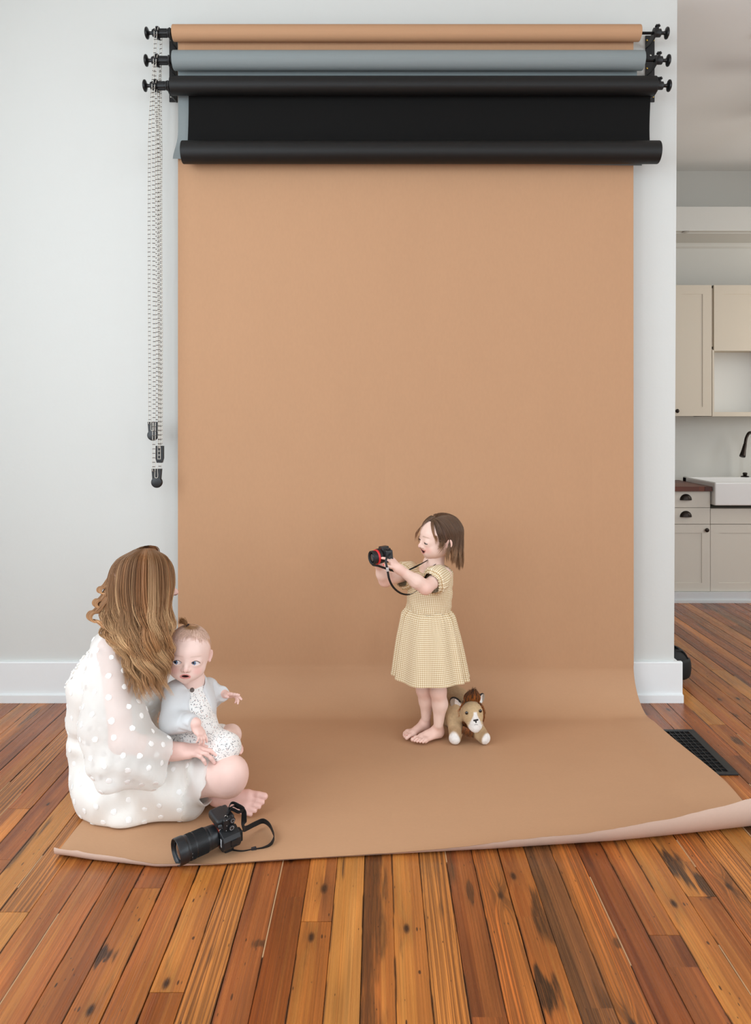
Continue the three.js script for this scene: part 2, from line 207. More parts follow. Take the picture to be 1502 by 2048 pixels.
// ---- tan paper that sweeps down the wall and out over the floor
const tan = thing('paper_backdrop', 'tan seamless paper backdrop sweeping down the white wall and out over the floorboards', 'backdrop');
const TZ = -3.527, TR = 0.0372, TY = 3.143;
{
  const r = mesh('roll', rollGeo(2.170, TR), tanMat, tan); r.position.set(-0.955, TY, -3.490);
  // profile: down the wall, round a fillet, along the floor to the front edge, then a lip that curls up
  const pleft = (d) => mixn(-0.9415, -0.992, sstep(0.0, 1.25, d)), pright = (d) => mixn(1.215, 1.284, sstep(-0.1, 1.0, d));
  const F = 0.20, front = (x) => { const t = [[-1.0, -2.318], [-0.66, -2.262], [-0.48, -2.272], [0.0, -2.325], [0.35, -2.36], [0.75, -2.41], [1.29, -2.512]]; for (let i = 0; i < t.length - 1; i++) if (x <= t[i + 1][0]) { const f = clamp((x - t[i][0]) / (t[i + 1][0] - t[i][0]), 0, 1); return mixn(t[i][1], t[i + 1][1], f); } return t[t.length - 1][1]; };
  const lipLen = (x) => { const t = [[-1.0, 0.034], [-0.8, 0.032], [-0.66, 0.022], [-0.56, 0.020], [-0.46, 0.014], [-0.2, 0.014], [0.05, 0.020], [0.2, 0.034], [0.32, 0.046], [0.42, 0.060], [0.62, 0.072], [0.75, 0.090], [0.95, 0.112], [1.29, 0.155]]; let v = t[t.length - 1][1]; for (let i = 0; i < t.length - 1; i++) if (x <= t[i + 1][0]) { const f = clamp((x - t[i][0]) / (t[i + 1][0] - t[i][0]), 0, 1); v = mixn(t[i][1], t[i + 1][1], f); break; } return v + 0.003 * (vnoise(x * 22, 1, 4) - 0.5) + 0.002 * (vnoise(x * 70, 2, 4) - 0.5); };
  const topY = TY - 0.005, vert = topY - F, arc = F * Math.PI / 2;
  const nx = 120, rows = []; 
  for (let i = 0; i <= 26; i++) rows.push(['v', i / 26]); for (let i = 1; i <= 18; i++) rows.push(['a', i / 18]); for (let i = 1; i <= 50; i++) rows.push(['f', i / 50]); for (let i = 1; i <= 14; i++) rows.push(['l', i / 14]);
  const base = (x, z) => 0.003 + 0.0095 * sstep(1.02, 1.14, x) * sstep(-3.45, -3.3, z) * sstep(-2.62, -2.8, z) + 0.002 * vnoise(x * 3, z * 3, 9) + 0.004 * sstep(-0.86, -0.97, x);
  const P = (x01, j, off) => { const [k, t] = rows[j];
    const mk = (l, r) => mixn(l, r, x01);
    if (k === 'v') { const y = topY - vert * t, bow = 0.004 * Math.sin(x01 * 5 + t * 3) * t; return V(mk(-0.9415, 1.1975), y, TZ + bow + off); }
    const b0 = base(0, -3.3);
    if (k === 'a') { const a = t * Math.PI / 2, x = mk(-0.9415, mixn(1.1975, 1.2155, t * t)); const y = F - F * Math.sin(a), z = TZ + F - F * Math.cos(a); return V(x, Math.hypot(y, base(x, z) * t) + off * Math.sin(a), z + off * Math.cos(a)); }
    const z0 = TZ + F; 
    if (k === 'f') { const x = mk(pleft(t * 1.25), pright(t * 1.25)); const z1 = front(x); const z = mixn(z0, z1, t); return V(x, base(x, z) + off, z); }
    const x = mk(-0.992, 1.284), L = lipLen(x), z1 = front(x), Rr = 0.016 + 0.047 * sstep(-0.3, 1.2, x), th = (L * t) / Rr; const rr = Rr - off;
    return V(x + 0.006 * t * (x01 - 0.5), base(x, z1) + Rr - rr * Math.cos(th), z1 + rr * Math.sin(th)); };
  const g = grid(nx, rows.length - 1, (u, v) => P(u, Math.round(v * (rows.length - 1)), 0.0), (u, v) => [u * 2.2, v * 5]);
  mesh('paper_sheet', g, tanMat, tan);
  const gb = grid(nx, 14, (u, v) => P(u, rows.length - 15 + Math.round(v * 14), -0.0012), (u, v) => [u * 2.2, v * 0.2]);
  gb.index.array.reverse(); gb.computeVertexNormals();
  const back = mesh('curled_edge', gb, tanLitBackMat, tan); back.userData.label = 'underside of the curled front edge, with light painted in as a paler tan';
}
// ---- grey paper, a short length let down
const grey = thing('paper_backdrop', 'grey seamless paper roll, the middle of the three on the wall brackets', 'backdrop');
{
  const r = mesh('roll', rollGeo(2.173, 0.044), greyMat, grey); r.position.set(-0.9486, 3.0086, -3.475);
  const z = -3.5185, gy = 3.004;
  const g = grid(40, 60, (u, v) => { const s = v * 0.51, R = 0.14; const y = gy - s * 0.86, zz = z + 0.010 * Math.max(0, (s - 0.36) / 0.15) ** 2;
    const yy = y - u * 0.032 * sstep(0.3, 1, v); return V(mixn(-0.939, 1.211, u) + (u < 0.1 ? -0.022 * (1 - u * 10) : u > 0.9 ? 0.020 * (u * 10 - 9) : 0) * sstep(0.62, 1, v) ** 2, yy, zz); }, (u, v) => [u * 2.1, v * 0.5]);
  mesh('paper_sheet', g, greyMat, grey);
}
// ---- black paper with its end wound on a second roll
const black = thing('paper_backdrop', 'black seamless paper backdrop hanging between two black rolls in front of the others', 'backdrop');
{
  const r = mesh('roll', rollGeo(2.232, 0.0426), blackMat, black); r.position.set(-0.956, 2.885, -3.460);
  const e = mesh('rolled_end', rollGeo(2.186, 0.0518), blackMat, black); e.position.set(-0.900, 2.574, -3.448);
  const g = grid(30, 24, (u, v) => V(mixn(-0.890 + 0.004 * Math.cos(v * 3), 1.270, u) + (u > 0.5 ? -0.006 * Math.sin(v * Math.PI) : 0.003 * Math.sin(v * Math.PI)), 2.88 - v * 0.30, -3.502 + 0.003 * Math.sin(v * 6)), (u, v) => [u * 2, v * 0.3]);
  mesh('paper_sheet', g, blackSheetMat, black);
}
// ---- brackets
function bracket(x0, x1, y0, y1, label, screwsAt) {
  const b = thing('wall_bracket', label, 'bracket', [0, 0, 0], 'backdrop brackets');
  const w = x1 - x0; 
  mesh('mounting_plate', box(w, y1 - y0, 0.006, (x0 + x1) / 2, (y0 + y1) / 2, WALLZ + 0.0035, 0.0025), matteBlack, b);
  for (const [ay, az] of [[3.143, -3.490], [3.0086, -3.475], [2.885, -3.460]]) {   // three arms with hook cradles
    const zw = WALLZ + 0.006, pts = [[-zw, ay - 0.020], [-zw, ay - 0.010], [-(az - 0.034), ay - 0.004], [-(az - 0.026), ay + 0.012], [-(az - 0.014), ay + 0.010], [-(az - 0.010), ay - 0.006], [-az, ay - 0.011], [-(az + 0.010), ay - 0.006], [-(az + 0.013), ay + 0.014], [-(az + 0.022), ay + 0.014], [-(az + 0.022), ay - 0.012], [-(az + 0.008), ay - 0.026], [-(az - 0.03), ay - 0.032]];
    mesh('arm', extrude(pts, 0.006, 0.0008).rotateY(Math.PI / 2).translate((x0 > 0 ? 1.280 : -0.966) - 0.003, 0, 0), matteBlack, b);
  }
  for (const [x, y, m] of screwsAt) mesh('screw', lathe([[0, 0.003], [0.0035, 0.0025], [0.005, 0.0], [0, 0]], 14).rotateX(Math.PI / 2).translate(x, y, WALLZ + 0.0066), m, b);
  return b;
}
const wx = (px) => (px - 757) / 417.2, wy = (py) => 1.345 - (py - 840) / 417.2;   // on the face of the studio wall
bracket(wx(339), wx(355), wy(205), wy(66), 'black steel bracket on the wall at the chain end of the paper rolls', [[wx(343), wy(82), steel], [wx(343), wy(139), steel], [wx(343), wy(195), steel], [wx(351), wy(139), steel]]);
bracket(wx(1290), wx(1308.5), wy(205), wy(72), 'black steel bracket with brass screws at the end away from the chains', [[wx(1293), wy(82), brass], [wx(1306), wy(82), brass], [wx(1293), wy(138), brass], [wx(1306), wy(138), brass], [wx(1300), wy(112), steel], [wx(1305), wy(195), brass]]);
// ---- bars through the rolls: rod, chain-wheel hub and knob at one end, clamp and knob at the other
const knobProfile = (s) => [[0, 0], [0.020 * s, 0.001], [0.026 * s, 0.004], [0.0275 * s, 0.008], [0.026 * s, 0.012], [0.019 * s, 0.015], [0.009, 0.018], [0.008, 0.024], [0.008, 0.034], [0.012, 0.035], [0.012, 0.038], [0, 0.038]];
function bar(y, z, xl, xr, rollL, rollR, label) {
  const b = thing('roller_bar', label, 'roller bar', [0, 0, 0], 'roller bars');
  mesh('rod', cyl(V(xl + 0.03, y, z), V(xr - 0.03, y, z), 0.0065), steel.clone(), b).material = std(0x1a1a1b, 0.22, { metalness: 0.6 });
  mesh('knob', latheX(knobProfile(1), 36).translate(xl, y, z), plastic, b);
  // fluted hub with chain wheel between knob and bracket
  const hub = []; const hl = xl + 0.034, hr = rollL - 0.004; hub.push(latheX([[0, 0], [0.016, 0], [0.017, 0.003], [0.017, hr - hl - 0.02], [0.021, hr - hl - 0.018], [0.021, hr - hl - 0.013], [0.017, hr - hl - 0.011], [0.017, hr - hl - 0.007], [0.021, hr - hl - 0.005], [0.021, hr - hl], [0, hr - hl]], 28).translate(hl, y, z));
  for (let k = 0; k < 10; k++) { const a = k / 10 * Math.PI * 2; hub.push(box(hr - hl - 0.03, 0.004, 0.004, (hl + hr) / 2 - 0.008, 0.0175 * Math.sin(a) + y, 0.0175 * Math.cos(a) + z)); }
  mesh('hub', join(hub), matteBlack, b);
  const wheel = []; for (let k = 0; k < 8; k++) { const a = k / 8 * Math.PI * 2; wheel.push(box(0.011, 0.016, 0.010, 0, 0.022, 0, 0.002).rotateX(a)); } wheel.push(latheX([[0, -0.008], [0.021, -0.008], [0.023, -0.004], [0.023, 0.004], [0.021, 0.008], [0, 0.008]], 24));
  mesh('chain_wheel', join(wheel).translate(xl + 0.059, y, z), plastic, b);
  mesh('knob', latheX(knobProfile(1), 36).rotateY(Math.PI).translate(xr, y, z), plastic, b);
  mesh('clamp', join([latheX([[0, 0], [0.018, 0], [0.0195, 0.003], [0.0195, 0.025], [0.016, 0.028], [0, 0.028]], 8).translate(xr - 0.064, y, z), latheX([[0, 0], [0.023, 0], [0.023, 0.006], [0, 0.006]], 28).translate(xr - 0.071, y, z), cyl(V(xr - 0.050, y + 0.016, z), V(xr - 0.050, y + 0.030, z), 0.006)]), matteBlack, b);
  const lob = []; for (let k = 0; k < 5; k++) { const a = k / 5 * Math.PI * 2; lob.push(new THREE.SphereGeometry(0.0052, 10, 8).translate(0.008 * Math.cos(a), 0, 0.008 * Math.sin(a))); } lob.push(lathe([[0, -0.004], [0.008, -0.004], [0.008, 0.004], [0, 0.005]], 16));
  mesh('clamp_screw', join(lob).translate(xr - 0.050, y + 0.034, z), plastic, b);
  return b;
}
const px2x = (px, d) => (px - 757) * d / 1502;
bar(3.143, -3.490, px2x(290.5, 3.490), px2x(1337, 3.490), -0.955, 1.215, 'black bar with knobs through the tan paper roll, topmost of the three');
bar(3.0086, -3.475, px2x(289, 3.475), px2x(1340, 3.475), -0.9486, 1.224, 'black bar with knobs through the grey paper roll');
bar(2.885, -3.460, px2x(286.5, 3.460), px2x(1341.5, 3.460), -0.956, 1.276, 'black bar with knobs through the upper black paper roll');
// ---- ladder chains with weights
const chainMat = std(0xd8d2c6, 0.35), rungMat = std(0x5c5148, 0.45);
function ladder(ptsFn, len, tw) {   // strand: two fine rails with a rung every 2 cm
  const rails = [[], []], rungs = [], n = Math.round(len / 0.0205);
  for (let i = 0; i <= n; i++) { const t = i / n, p = ptsFn(t), a = tw(t), d = V(Math.cos(a), 0, Math.sin(a)).multiplyScalar(0.0062); rails[0].push(p.clone().add(d)); rails[1].push(p.clone().sub(d)); }
  const links = []; for (let i = 0; i < n; i++) { for (const r of rails) links.push(cyl(r[i].clone().lerp(r[i + 1], 0.10), r[i + 1], 0.00135, 0.00135, 5)); rungs.push(cyl(rails[0][i + 1].clone().lerp(rails[1][i + 1], -0.04), rails[1][i + 1].clone().lerp(rails[0][i + 1], -0.04), 0.0017, 0.0017, 5)); }
  return [links, rungs];
}
function chain(label, x, y, z, xA, zA, xB, zB, bottom, form, seed) {
  const c = thing('pull_chain', label, 'chain', [0, 0, 0], 'pull chains'), R = rng(seed), L = [], G = [];
  const sag = (t) => sstep(0, 0.28, t);
  for (const [dx, dz, xe, ze, ph] of [[-0.006, 0.0235, xA, zA, 0.15], [0.006, -0.0235, xB, zB, 0.5]]) {
    const [l, g] = ladder((t) => V(mixn(x + dx, xe, sag(t)) + 0.0016 * Math.sin(t * 7 + seed), mixn(y, bottom, t), mixn(z + dz, ze, sag(t))), y - bottom, (t) => ph * Math.sin(t * 3.1 + seed) + (seed % 3) * 0.4 * sstep(0.2, 0.9, t)); L.push(...l); G.push(...g);
  }
  // over the wheel
  const top = []; for (let k = 0; k <= 8; k++) { const a = Math.PI * k / 8; top.push(V(x, y + 0.026 * Math.sin(a), z + 0.0255 * Math.cos(a))); }
  for (const s of [-1, 1]) L.push(tube(top.map((p) => p.clone().add(V(s * 0.0062, 0, 0))), 0.00135, 16, 5));
  for (let k = 0; k <= 8; k += 2) G.push(cyl(top[k].clone().add(V(-0.007, 0, 0)), top[k].clone().add(V(0.007, 0, 0)), 0.0017, 0.0017, 5));
  stuff(mesh('links', join(L), chainMat, c)); stuff(mesh('rungs', join(G), rungMat, c));
  const mx = (xA + xB) / 2, mz = (zA + zB) / 2;
  if (form === 'disc') {
    mesh('weight', join([extrude([[-0.021, 0.052], [0.021, 0.052], [0.017, 0.0], [-0.017, 0.0]], 0.014, 0.002).translate(mx, bottom - 0.044, mz - 0.007), lathe([[0, -0.010], [0.021, -0.010], [0.025, -0.007], [0.026, 0], [0.025, 0.007], [0.021, 0.010], [0, 0.010]], 32).rotateX(Math.PI / 2).translate(mx, bottom - 0.052, mz)]), plastic, c);
    mesh('clip', join([tube([[mx - 0.005, bottom + 0.012, mz + 0.010], [mx - 0.005, bottom - 0.03, mz + 0.0105], [mx + 0.005, bottom - 0.03, mz + 0.0105], [mx + 0.005, bottom + 0.012, mz + 0.010]], 0.0013, 30, 5)]), chainMat, c);
  } else {
    mesh('weight', extrude([[-0.016, 0.014], [0.016, 0.014], [0.016, -0.042], [0.011, -0.060], [-0.011, -0.060], [-0.016, -0.042]], 0.016, 0.002).translate(mx, bottom - 0.006, mz - 0.008), plastic, c);
    const cl = []; for (let k = 0; k < 4; k++) cl.push(cyl(V(mx - 0.006, bottom + 0.004 - k * 0.018, mz + 0.0115), V(mx + 0.006, bottom + 0.004 - k * 0.018, mz + 0.0115), 0.0014, 0.0014, 5)); for (const s of [-1, 1]) cl.push(cyl(V(mx + s * 0.006, bottom + 0.008, mz + 0.0115), V(mx + s * 0.006, bottom - 0.052, mz + 0.0115), 0.0013, 0.0013, 5));
    mesh('clip', join(cl), chainMat, c);
  }
}
const cX = (px, d) => (px - 757) * d / 1502, cY = (py, d) => 1.345 - (py - 840) * d / 1502;
chain('white ladder chain on the topmost bar, its round black weight hanging highest', cX(290.5, 3.49) + 0.059, 3.143, -3.490, cX(299.5, 3.48), -3.475, cX(313, 3.51), -3.51, cY(848, 3.49), 'disc', 1);
chain('white ladder chain on the middle bar with a square-cut black weight', cX(289, 3.475) + 0.059, 3.0086, -3.475, cX(318, 3.46), -3.455, cX(322, 3.49), -3.49, cY(896, 3.47), 'block', 2);
chain('white ladder chain on the lowest bar, its round black weight hanging lowest', cX(286.5, 3.46) + 0.059, 2.885, -3.460, cX(308.5, 3.43), -3.425, cX(320.5, 3.47), -3.465, cY(942, 3.44), 'disc', 3);
// ---------------------------------------------------------------- kitchen beyond the opening
const cream = std(0xd6cfc2, 0.45), creamUp = std(0xcfc3b0, 0.45), bronze = std(0x2a221d, 0.35, { metalness: 0.7 }), toeMat = std(0xd4d6d6, 0.5);
function shaker(x0, x1, y0, y1, z, frame = 0.062) {   // door front: frame with a recessed panel
  const t = 0.02, f = frame; return join([boxTo(x0, x1, y0, y0 + f, z - t, z), boxTo(x0, x1, y1 - f, y1, z - t, z), boxTo(x0, x0 + f, y0 + f, y1 - f, z - t, z), boxTo(x1 - f, x1, y0 + f, y1 - f, z - t, z), boxTo(x0 + f, x1 - f, y0 + f, y1 - f, z - t, z - 0.0045)]);
}
const slab = (x0, x1, y0, y1, z) => boxTo(x0, x1, y0, y1, z - 0.02, z, 0.0015);
const knobGeo = (x, y, z) => lathe([[0, 0.024], [0.010, 0.0225], [0.0155, 0.017], [0.0145, 0.012], [0.006, 0.008], [0.007, 0], [0, 0]], 24).rotateX(Math.PI / 2).translate(x, y, z);
function cupPull(x, y, z) {   // half-dome bin pull, open below
  const w = 0.0425, h = 0.043, d = 0.024;
  const s = grid(24, 12, (u, v) => { const a = Math.PI * u, b = v * Math.PI / 2; return V(x - w * Math.cos(a) * Math.sin(b + 0.0001), y + h * Math.sin(a) * Math.sin(b + 0.0001), z + d * Math.cos(b)); });
  return join([s, tube([...Array(13)].map((_, i) => [x - w * Math.cos(Math.PI * i / 12), y + h * Math.sin(Math.PI * i / 12), z + 0.001]), 0.0022, 32, 6), boxTo(x - w, x + w, y - 0.001, y + 0.001, z, z + 0.004)]);
}
const FZ = -5.55;
// base cabinet with two drawers and a door
{
  const c = thing('base_cabinet', 'cream base cabinet with two cup-pull drawers above a door, under the wooden worktop', 'cabinet', [0, 0, 0], 'kitchen cabinets');
  mesh('carcass', boxTo(1.95, 2.4525, 0.078, 0.819, KITZ, FZ - 0.021), cream, c);
  const d1 = mesh('drawer', slab(1.953, 2.4515, 0.6985, 0.818, FZ), cream, c); mesh('cup_pull', cupPull(2.271, 0.754, FZ), bronze, d1);
  const d2 = mesh('drawer', slab(1.953, 2.4515, 0.5755, 0.6955, FZ), cream, c); mesh('cup_pull', cupPull(2.271, 0.629, FZ), bronze, d2);
  const d = mesh('door', shaker(1.953, 2.4515, 0.079, 0.5725, FZ), cream, c); mesh('knob', knobGeo(2.422, 0.533, FZ), bronze, d);
}
{
  const c = thing('sink_cabinet', 'cream base cabinet under the white apron sink', 'cabinet', [0, 0, 0], 'kitchen cabinets');
  mesh('carcass', join([boxTo(2.4535, 3.36, 0.078, 0.690, KITZ, FZ - 0.021), boxTo(2.4535, 2.458, 0.69, 0.819, KITZ, FZ - 0.021)]), cream, c);
  mesh('rail', slab(2.4545, 3.36, 0.576, 0.690, FZ), cream, c);
  mesh('door', shaker(2.4545, 2.905, 0.079, 0.5725, FZ), cream, c); const d = mesh('door', shaker(2.908, 3.36, 0.079, 0.5725, FZ), cream, c); mesh('knob', knobGeo(2.94, 0.533, FZ), bronze, d);
}
struct('trim_1', join([boxTo(0.42, RIGHTX, 0, 0.020, KITZ, FZ + 0.034), boxTo(0.42, RIGHTX, 0.020, 0.0765, KITZ, FZ + 0.02)]), toeMat);
// butcher-block worktop: staves of different browns
{
  const w = thing('worktop', 'thick butcher-block worktop beside the white sink', 'worktop');
  const R = rng(8), sm = woods.slice(0, 4).map((t) => std(0xa58468, 0.45, { map: t }));
  for (let k = 0; k < 14; k++) { let x = 1.95; const z1 = FZ + 0.025 - k * 0.044; while (x < 2.457) { const L = Math.min(0.14 + 0.2 * R(), 2.457 - x); const g = boxTo(x + 0.0003, x + L - 0.0003, 0.8205, 0.8545, Math.max(z1 - 0.0435, KITZ + 0.001), z1, k ? 0 : 0.0012); const q = g.toNonIndexed(), p = q.attributes.position, uv = []; const o = R(); for (let i = 0; i < p.count; i++) uv.push(p.getZ(i) * 8 + o, p.getX(i) * 0.6 + o); q.setAttribute('uv', new THREE.Float32BufferAttribute(uv, 2)); mesh('stave', q, sm[Math.floor(R() * 4)], w); x += L; if (2.457 - x < 0.02) break; } }
}
// apron sink: rounded block with a hollow basin
{
  const s = thing('apron_sink', 'white glazed apron-front sink with a rounded front corner', 'sink');
  const white = phys(0xe6e4e2, 0.15, { clearcoat: 0.6, clearcoatRoughness: 0.1 });
  const x0 = 2.462, x1 = 3.25, z0 = -6.08, z1 = -5.495, y0 = 0.718, y1 = 0.888, w = 0.022;
  mesh('basin', join([boxTo(x0, x1, y0, y1, z1 - w, z1, 0.010), boxTo(x0, x1, y0, y1, z0, z0 + 0.075, 0.008), boxTo(x0, x0 + w, y0, y1, z0, z1 - 0.004, 0.008), boxTo(x1 - w, x1, y0, y1, z0, z1 - 0.004, 0.008), boxTo(x0 + 0.01, x1 - 0.01, y0, y0 + 0.02, z0 + 0.01, z1 - 0.01)]), white, s);
}
{
  const f = thing('faucet', 'dark bronze pull-down kitchen faucet over the sink', 'faucet');
  mesh('body', join([lathe([[0, 0], [0.028, 0], [0.028, 0.008], [0.021, 0.016], [0.019, 0.07], [0.016, 0.075], [0, 0.075]], 28).translate(3.035, 0.888, -6.045)]), bronze, f);
  const N = [[3.035, 0.955, -6.045], [3.035, 1.12, -6.045], [3.025, 1.19, -6.035], [2.985, 1.236, -6.0], [2.945, 1.243, -5.965], [2.905, 1.205, -5.93], [2.885, 1.15, -5.912]];
  mesh('neck', tube(N, 0.0115, 60, 14), bronze, f);
  const h = mesh('spray_head', lathe([[0, 0], [0.0215, 0], [0.023, 0.006], [0.0165, 0.055], [0.013, 0.105], [0.012, 0.11], [0, 0.11]], 28), bronze, f); h.position.set(2.851, 1.058, -5.885); h.quaternion.setFromUnitVectors(V(0, 1, 0), V(0.034, 0.092, -0.027).normalize());
  mesh('lever', cyl(V(3.055, 0.94, -6.04), V(3.13, 0.985, -6.01), 0.006, 0.004), bronze, f);
}
{
  const f = thing('soap_pump', 'low dark soap dispenser cap on the sink rim beside the faucet', 'soap dispenser');
  mesh('collar', lathe([[0, 0], [0.032, 0], [0.031, 0.006], [0.012, 0.012], [0, 0.012]], 24).translate(2.945, 0.888, -6.035), bronze, f);
  mesh('cap', lathe([[0, 0], [0.013, 0], [0.018, 0.012], [0.016, 0.022], [0, 0.024]], 24).translate(2.945, 0.900, -6.035), bronze, f);
}
const UZ = -5.85;
{
  const c = thing('wall_cabinet', 'tall cream wall cabinet with one full-height door, next to the open niche', 'cabinet', [0, 0, 0], 'kitchen cabinets');
  mesh('carcass', boxTo(2.0, 2.5965, 1.378, 2.395, KITZ, UZ - 0.021), creamUp, c);
  mesh('door', shaker(2.003, 2.288, 1.376, 2.396, UZ, 0.07), creamUp, c);
  const d = mesh('door', shaker(2.291, 2.5955, 1.376, 2.396, UZ, 0.07), creamUp, c); mesh('knob', knobGeo(2.322, 1.415, UZ), bronze, d);
}
{
  const c = thing('wall_cabinet', 'cream wall cabinet with a short door above an open niche', 'cabinet', [0, 0, 0], 'kitchen cabinets');
  const x0 = 2.601, x1 = 3.4;
  mesh('carcass', join([boxTo(x0, x0 + 0.018, 1.374, 2.395, KITZ, UZ - 0.021), boxTo(x1 - 0.018, x1, 1.374, 2.395, KITZ, UZ - 0.021), boxTo(x0, x1, 2.375, 2.395, KITZ, UZ - 0.021), boxTo(x0, x1, 1.90, 1.918, KITZ, UZ - 0.021), boxTo(x0, x1, 1.374, 1.407, KITZ, UZ - 0.001), boxTo(x0, x0 + 0.014, 1.407, 1.89, UZ - 0.021, UZ - 0.001)]), creamUp, c);
  mesh('back_panel', boxTo(x0 + 0.018, x1 - 0.018, 1.407, 1.90, KITZ, KITZ + 0.012), std(0xd4d4d0, 0.5), c);
  mesh('door', shaker(2.6135, 3.0, 1.884, 2.396, UZ, 0.07), creamUp, c); mesh('door', shaker(3.003, 3.4, 1.884, 2.396, UZ, 0.07), creamUp, c);
}
// ceiling-height soffit with an access panel and a small sprinkler head
{
  const s = struct('soffit', boxTo(0.42, RIGHTX, 2.80, 2.985, KITZ, -5.775), kitchenWallMat);
  mesh('access_panel', join([boxTo(2.31, RIGHTX - 0.3, 2.794, 2.7995, -6.12, -5.83)]), kitchenWallMat, s);
  mesh('moulding', extrude([[0, 2.76], [0, 2.80], [-0.034, 2.80], [-0.020, 2.772]], RIGHTX - 0.42).rotateY(Math.PI / 2).translate(0.42, 0, KITZ), kitchenWallMat, s);
  const d = thing('sprinkler_cover', 'small round cover under the soffit above the wall cabinets', 'sprinkler', [2.372, 2.7995, -5.80]); mesh('disc', lathe([[0, -0.006], [0.022, -0.006], [0.026, 0], [0, 0]], 24), std(0xb8b5ae, 0.4), d);
}
{
  const d = thing('smoke_detector', 'round white smoke detector on the ceiling at the frame edge', 'smoke detector', [2.03, CEIL, -3.985]);
  mesh('housing', lathe([[0, -0.035], [0.03, -0.035], [0.045, -0.025], [0.05, 0], [0, 0]], 32).scale(0.6, 0.6, 0.6), std(0xb9b0a8, 0.5), d);
}
{
  const f = thing('ceiling_fan', 'dark ceiling fan of which only a blade tip shows', 'fan', [2.95, CEIL, -4.45]);
  mesh('rod', cyl(V(0, 0, 0), V(0, -0.28, 0), 0.012), bronze, f); mesh('motor', lathe([[0, 0], [0.09, 0.01], [0.11, 0.05], [0.08, 0.1], [0, 0.11]], 32).translate(0, -0.36, 0), bronze, f);
  for (let k = 0; k < 5; k++) { const b = mesh('blade', extrude([[0.12, -0.05], [0.2, -0.06], [0.62, -0.065], [0.655, -0.03], [0.66, 0], [0.655, 0.03], [0.62, 0.065], [0.2, 0.06], [0.12, 0.05]], 0.008, 0.001).rotateX(-Math.PI / 2), bronze, f); b.position.y = -0.318; b.rotation.set(0.16, k * Math.PI * 2 / 5 + Math.PI, 0, 'YXZ'); }
}
// ---------------------------------------------------------------- floor register and equipment bag
{
  const v = thing('floor_register', 'black cast floor register half covered by the edge of the tan paper', 'floor vent');
  const x0 = 1.135, x1 = 1.362, z0 = -3.248, z1 = -2.838, iron = std(0x1b1c1d, 0.45), rx = 0.031, rz = 0.019;
  const fr = [[x0, x1, z1 - rz, z1], [x0, x1, z0, z0 + rz], [x0, x0 + rx, z0 + rz, z1 - rz], [x1 - rx, x1, z0 + rz, z1 - rz]].map(([a, b, c, d]) => boxTo(a, b, 0.0005, 0.008, c, d, 0.002)); mesh('frame', join(fr), iron, v);
  const xi = x0 + rx, xo = x1 - rx, zi = z0 + rz, zo = z1 - rz;
  for (let k = 1; k < 8; k++) { const x = mixn(xi, xo, k / 8); mesh('long_bar', boxTo(x - 0.0014, x + 0.0014, 0.0005, 0.0066, zi, zo), iron, v); }
  for (let k = 1; k < 13; k++) { const z = mixn(zi, zo, k / 13); mesh('cross_bar', boxTo(xi, xo, 0.0005, 0.0062, z - 0.0016, z + 0.0016), iron, v); }
  mesh('duct', boxTo(xi, xo, 0.0003, 0.001, zi, zo), std(0x050505, 0.9), v);
}
{
  const b = thing('equipment_bag', 'black fabric equipment bag on the floor behind the free end of the wall', 'bag', [1.485, 0, -3.895]);
  const cloth = std(0x090a0a, 0.7, { bumpMap: fibre, bumpScale: 0.0006 });
  mesh('body', grid(40, 24, (u, v) => { const a = u * Math.PI * 2, e = Math.sin(v * Math.PI); const y = 0.085 - 0.083 * Math.cos(v * Math.PI); const r = Math.pow(e, 0.55); const n = 1 + 0.08 * (fbm(Math.cos(a) * 2 + 5, v * 5, 3) - 0.5) * 2; return V(0.128 * r * Math.cos(a) * n * (1 - 0.15 * v), y * (1 + 0.05 * Math.cos(a)), 0.09 * r * Math.sin(a) * n); }, null, true), cloth, b);
  mesh('pocket', grid(24, 14, (u, v) => { const a = (u - 0.5) * 2.2 + 1.2, e = Math.pow(Math.sin(v * Math.PI), 0.4); return V((0.118 + 0.014 * e) * Math.cos(a), 0.02 + 0.10 * v, (0.085 + 0.012 * e) * Math.sin(a)); }), cloth, b);
  mesh('handle', strap([[-0.10, 0.13, 0.0], [-0.06, 0.19, 0.01], [0.0, 0.198, 0.02], [0.05, 0.175, 0.02], [0.085, 0.13, 0.01]], 0.032, 0.004, V(0, 0, 1)), cloth, b);
  mesh('flap', strap([[0.03, 0.160, 0.03], [0.075, 0.158, 0.02], [0.105, 0.12, 0.02]], 0.05, 0.004, V(0, 0, 1)), cloth, b);
}
// ---------------------------------------------------------------- sculpting tools: distance fields, a surface-nets mesher, heads, hands, hair
const at = (px, py, d) => V((px - 757) * d / 1502, 1.345 - (py - 840) * d / 1502, -d);   // a place given as seen in the picture and its real distance
const smin = (a, b, k) => { const h = Math.max(k - Math.abs(a - b), 0) / k; return Math.min(a, b) - h * h * k * 0.25; };
const smax = (a, b, k) => -smin(-a, -b, k);
function cap(a, b, ra, rb = ra) { const bx = b.x - a.x, by = b.y - a.y, bz = b.z - a.z, bb = bx * bx + by * by + bz * bz || 1e-9, ax = a.x, ay = a.y, az = a.z;
  return (x, y, z) => { const px = x - ax, py = y - ay, pz = z - az; let t = (px * bx + py * by + pz * bz) / bb; t = t < 0 ? 0 : t > 1 ? 1 : t; const dx = px - bx * t, dy = py - by * t, dz = pz - bz * t; return Math.sqrt(dx * dx + dy * dy + dz * dz) - (ra + (rb - ra) * t); }; }
const sph = (c, r) => (x, y, z) => Math.hypot(x - c.x, y - c.y, z - c.z) - r;
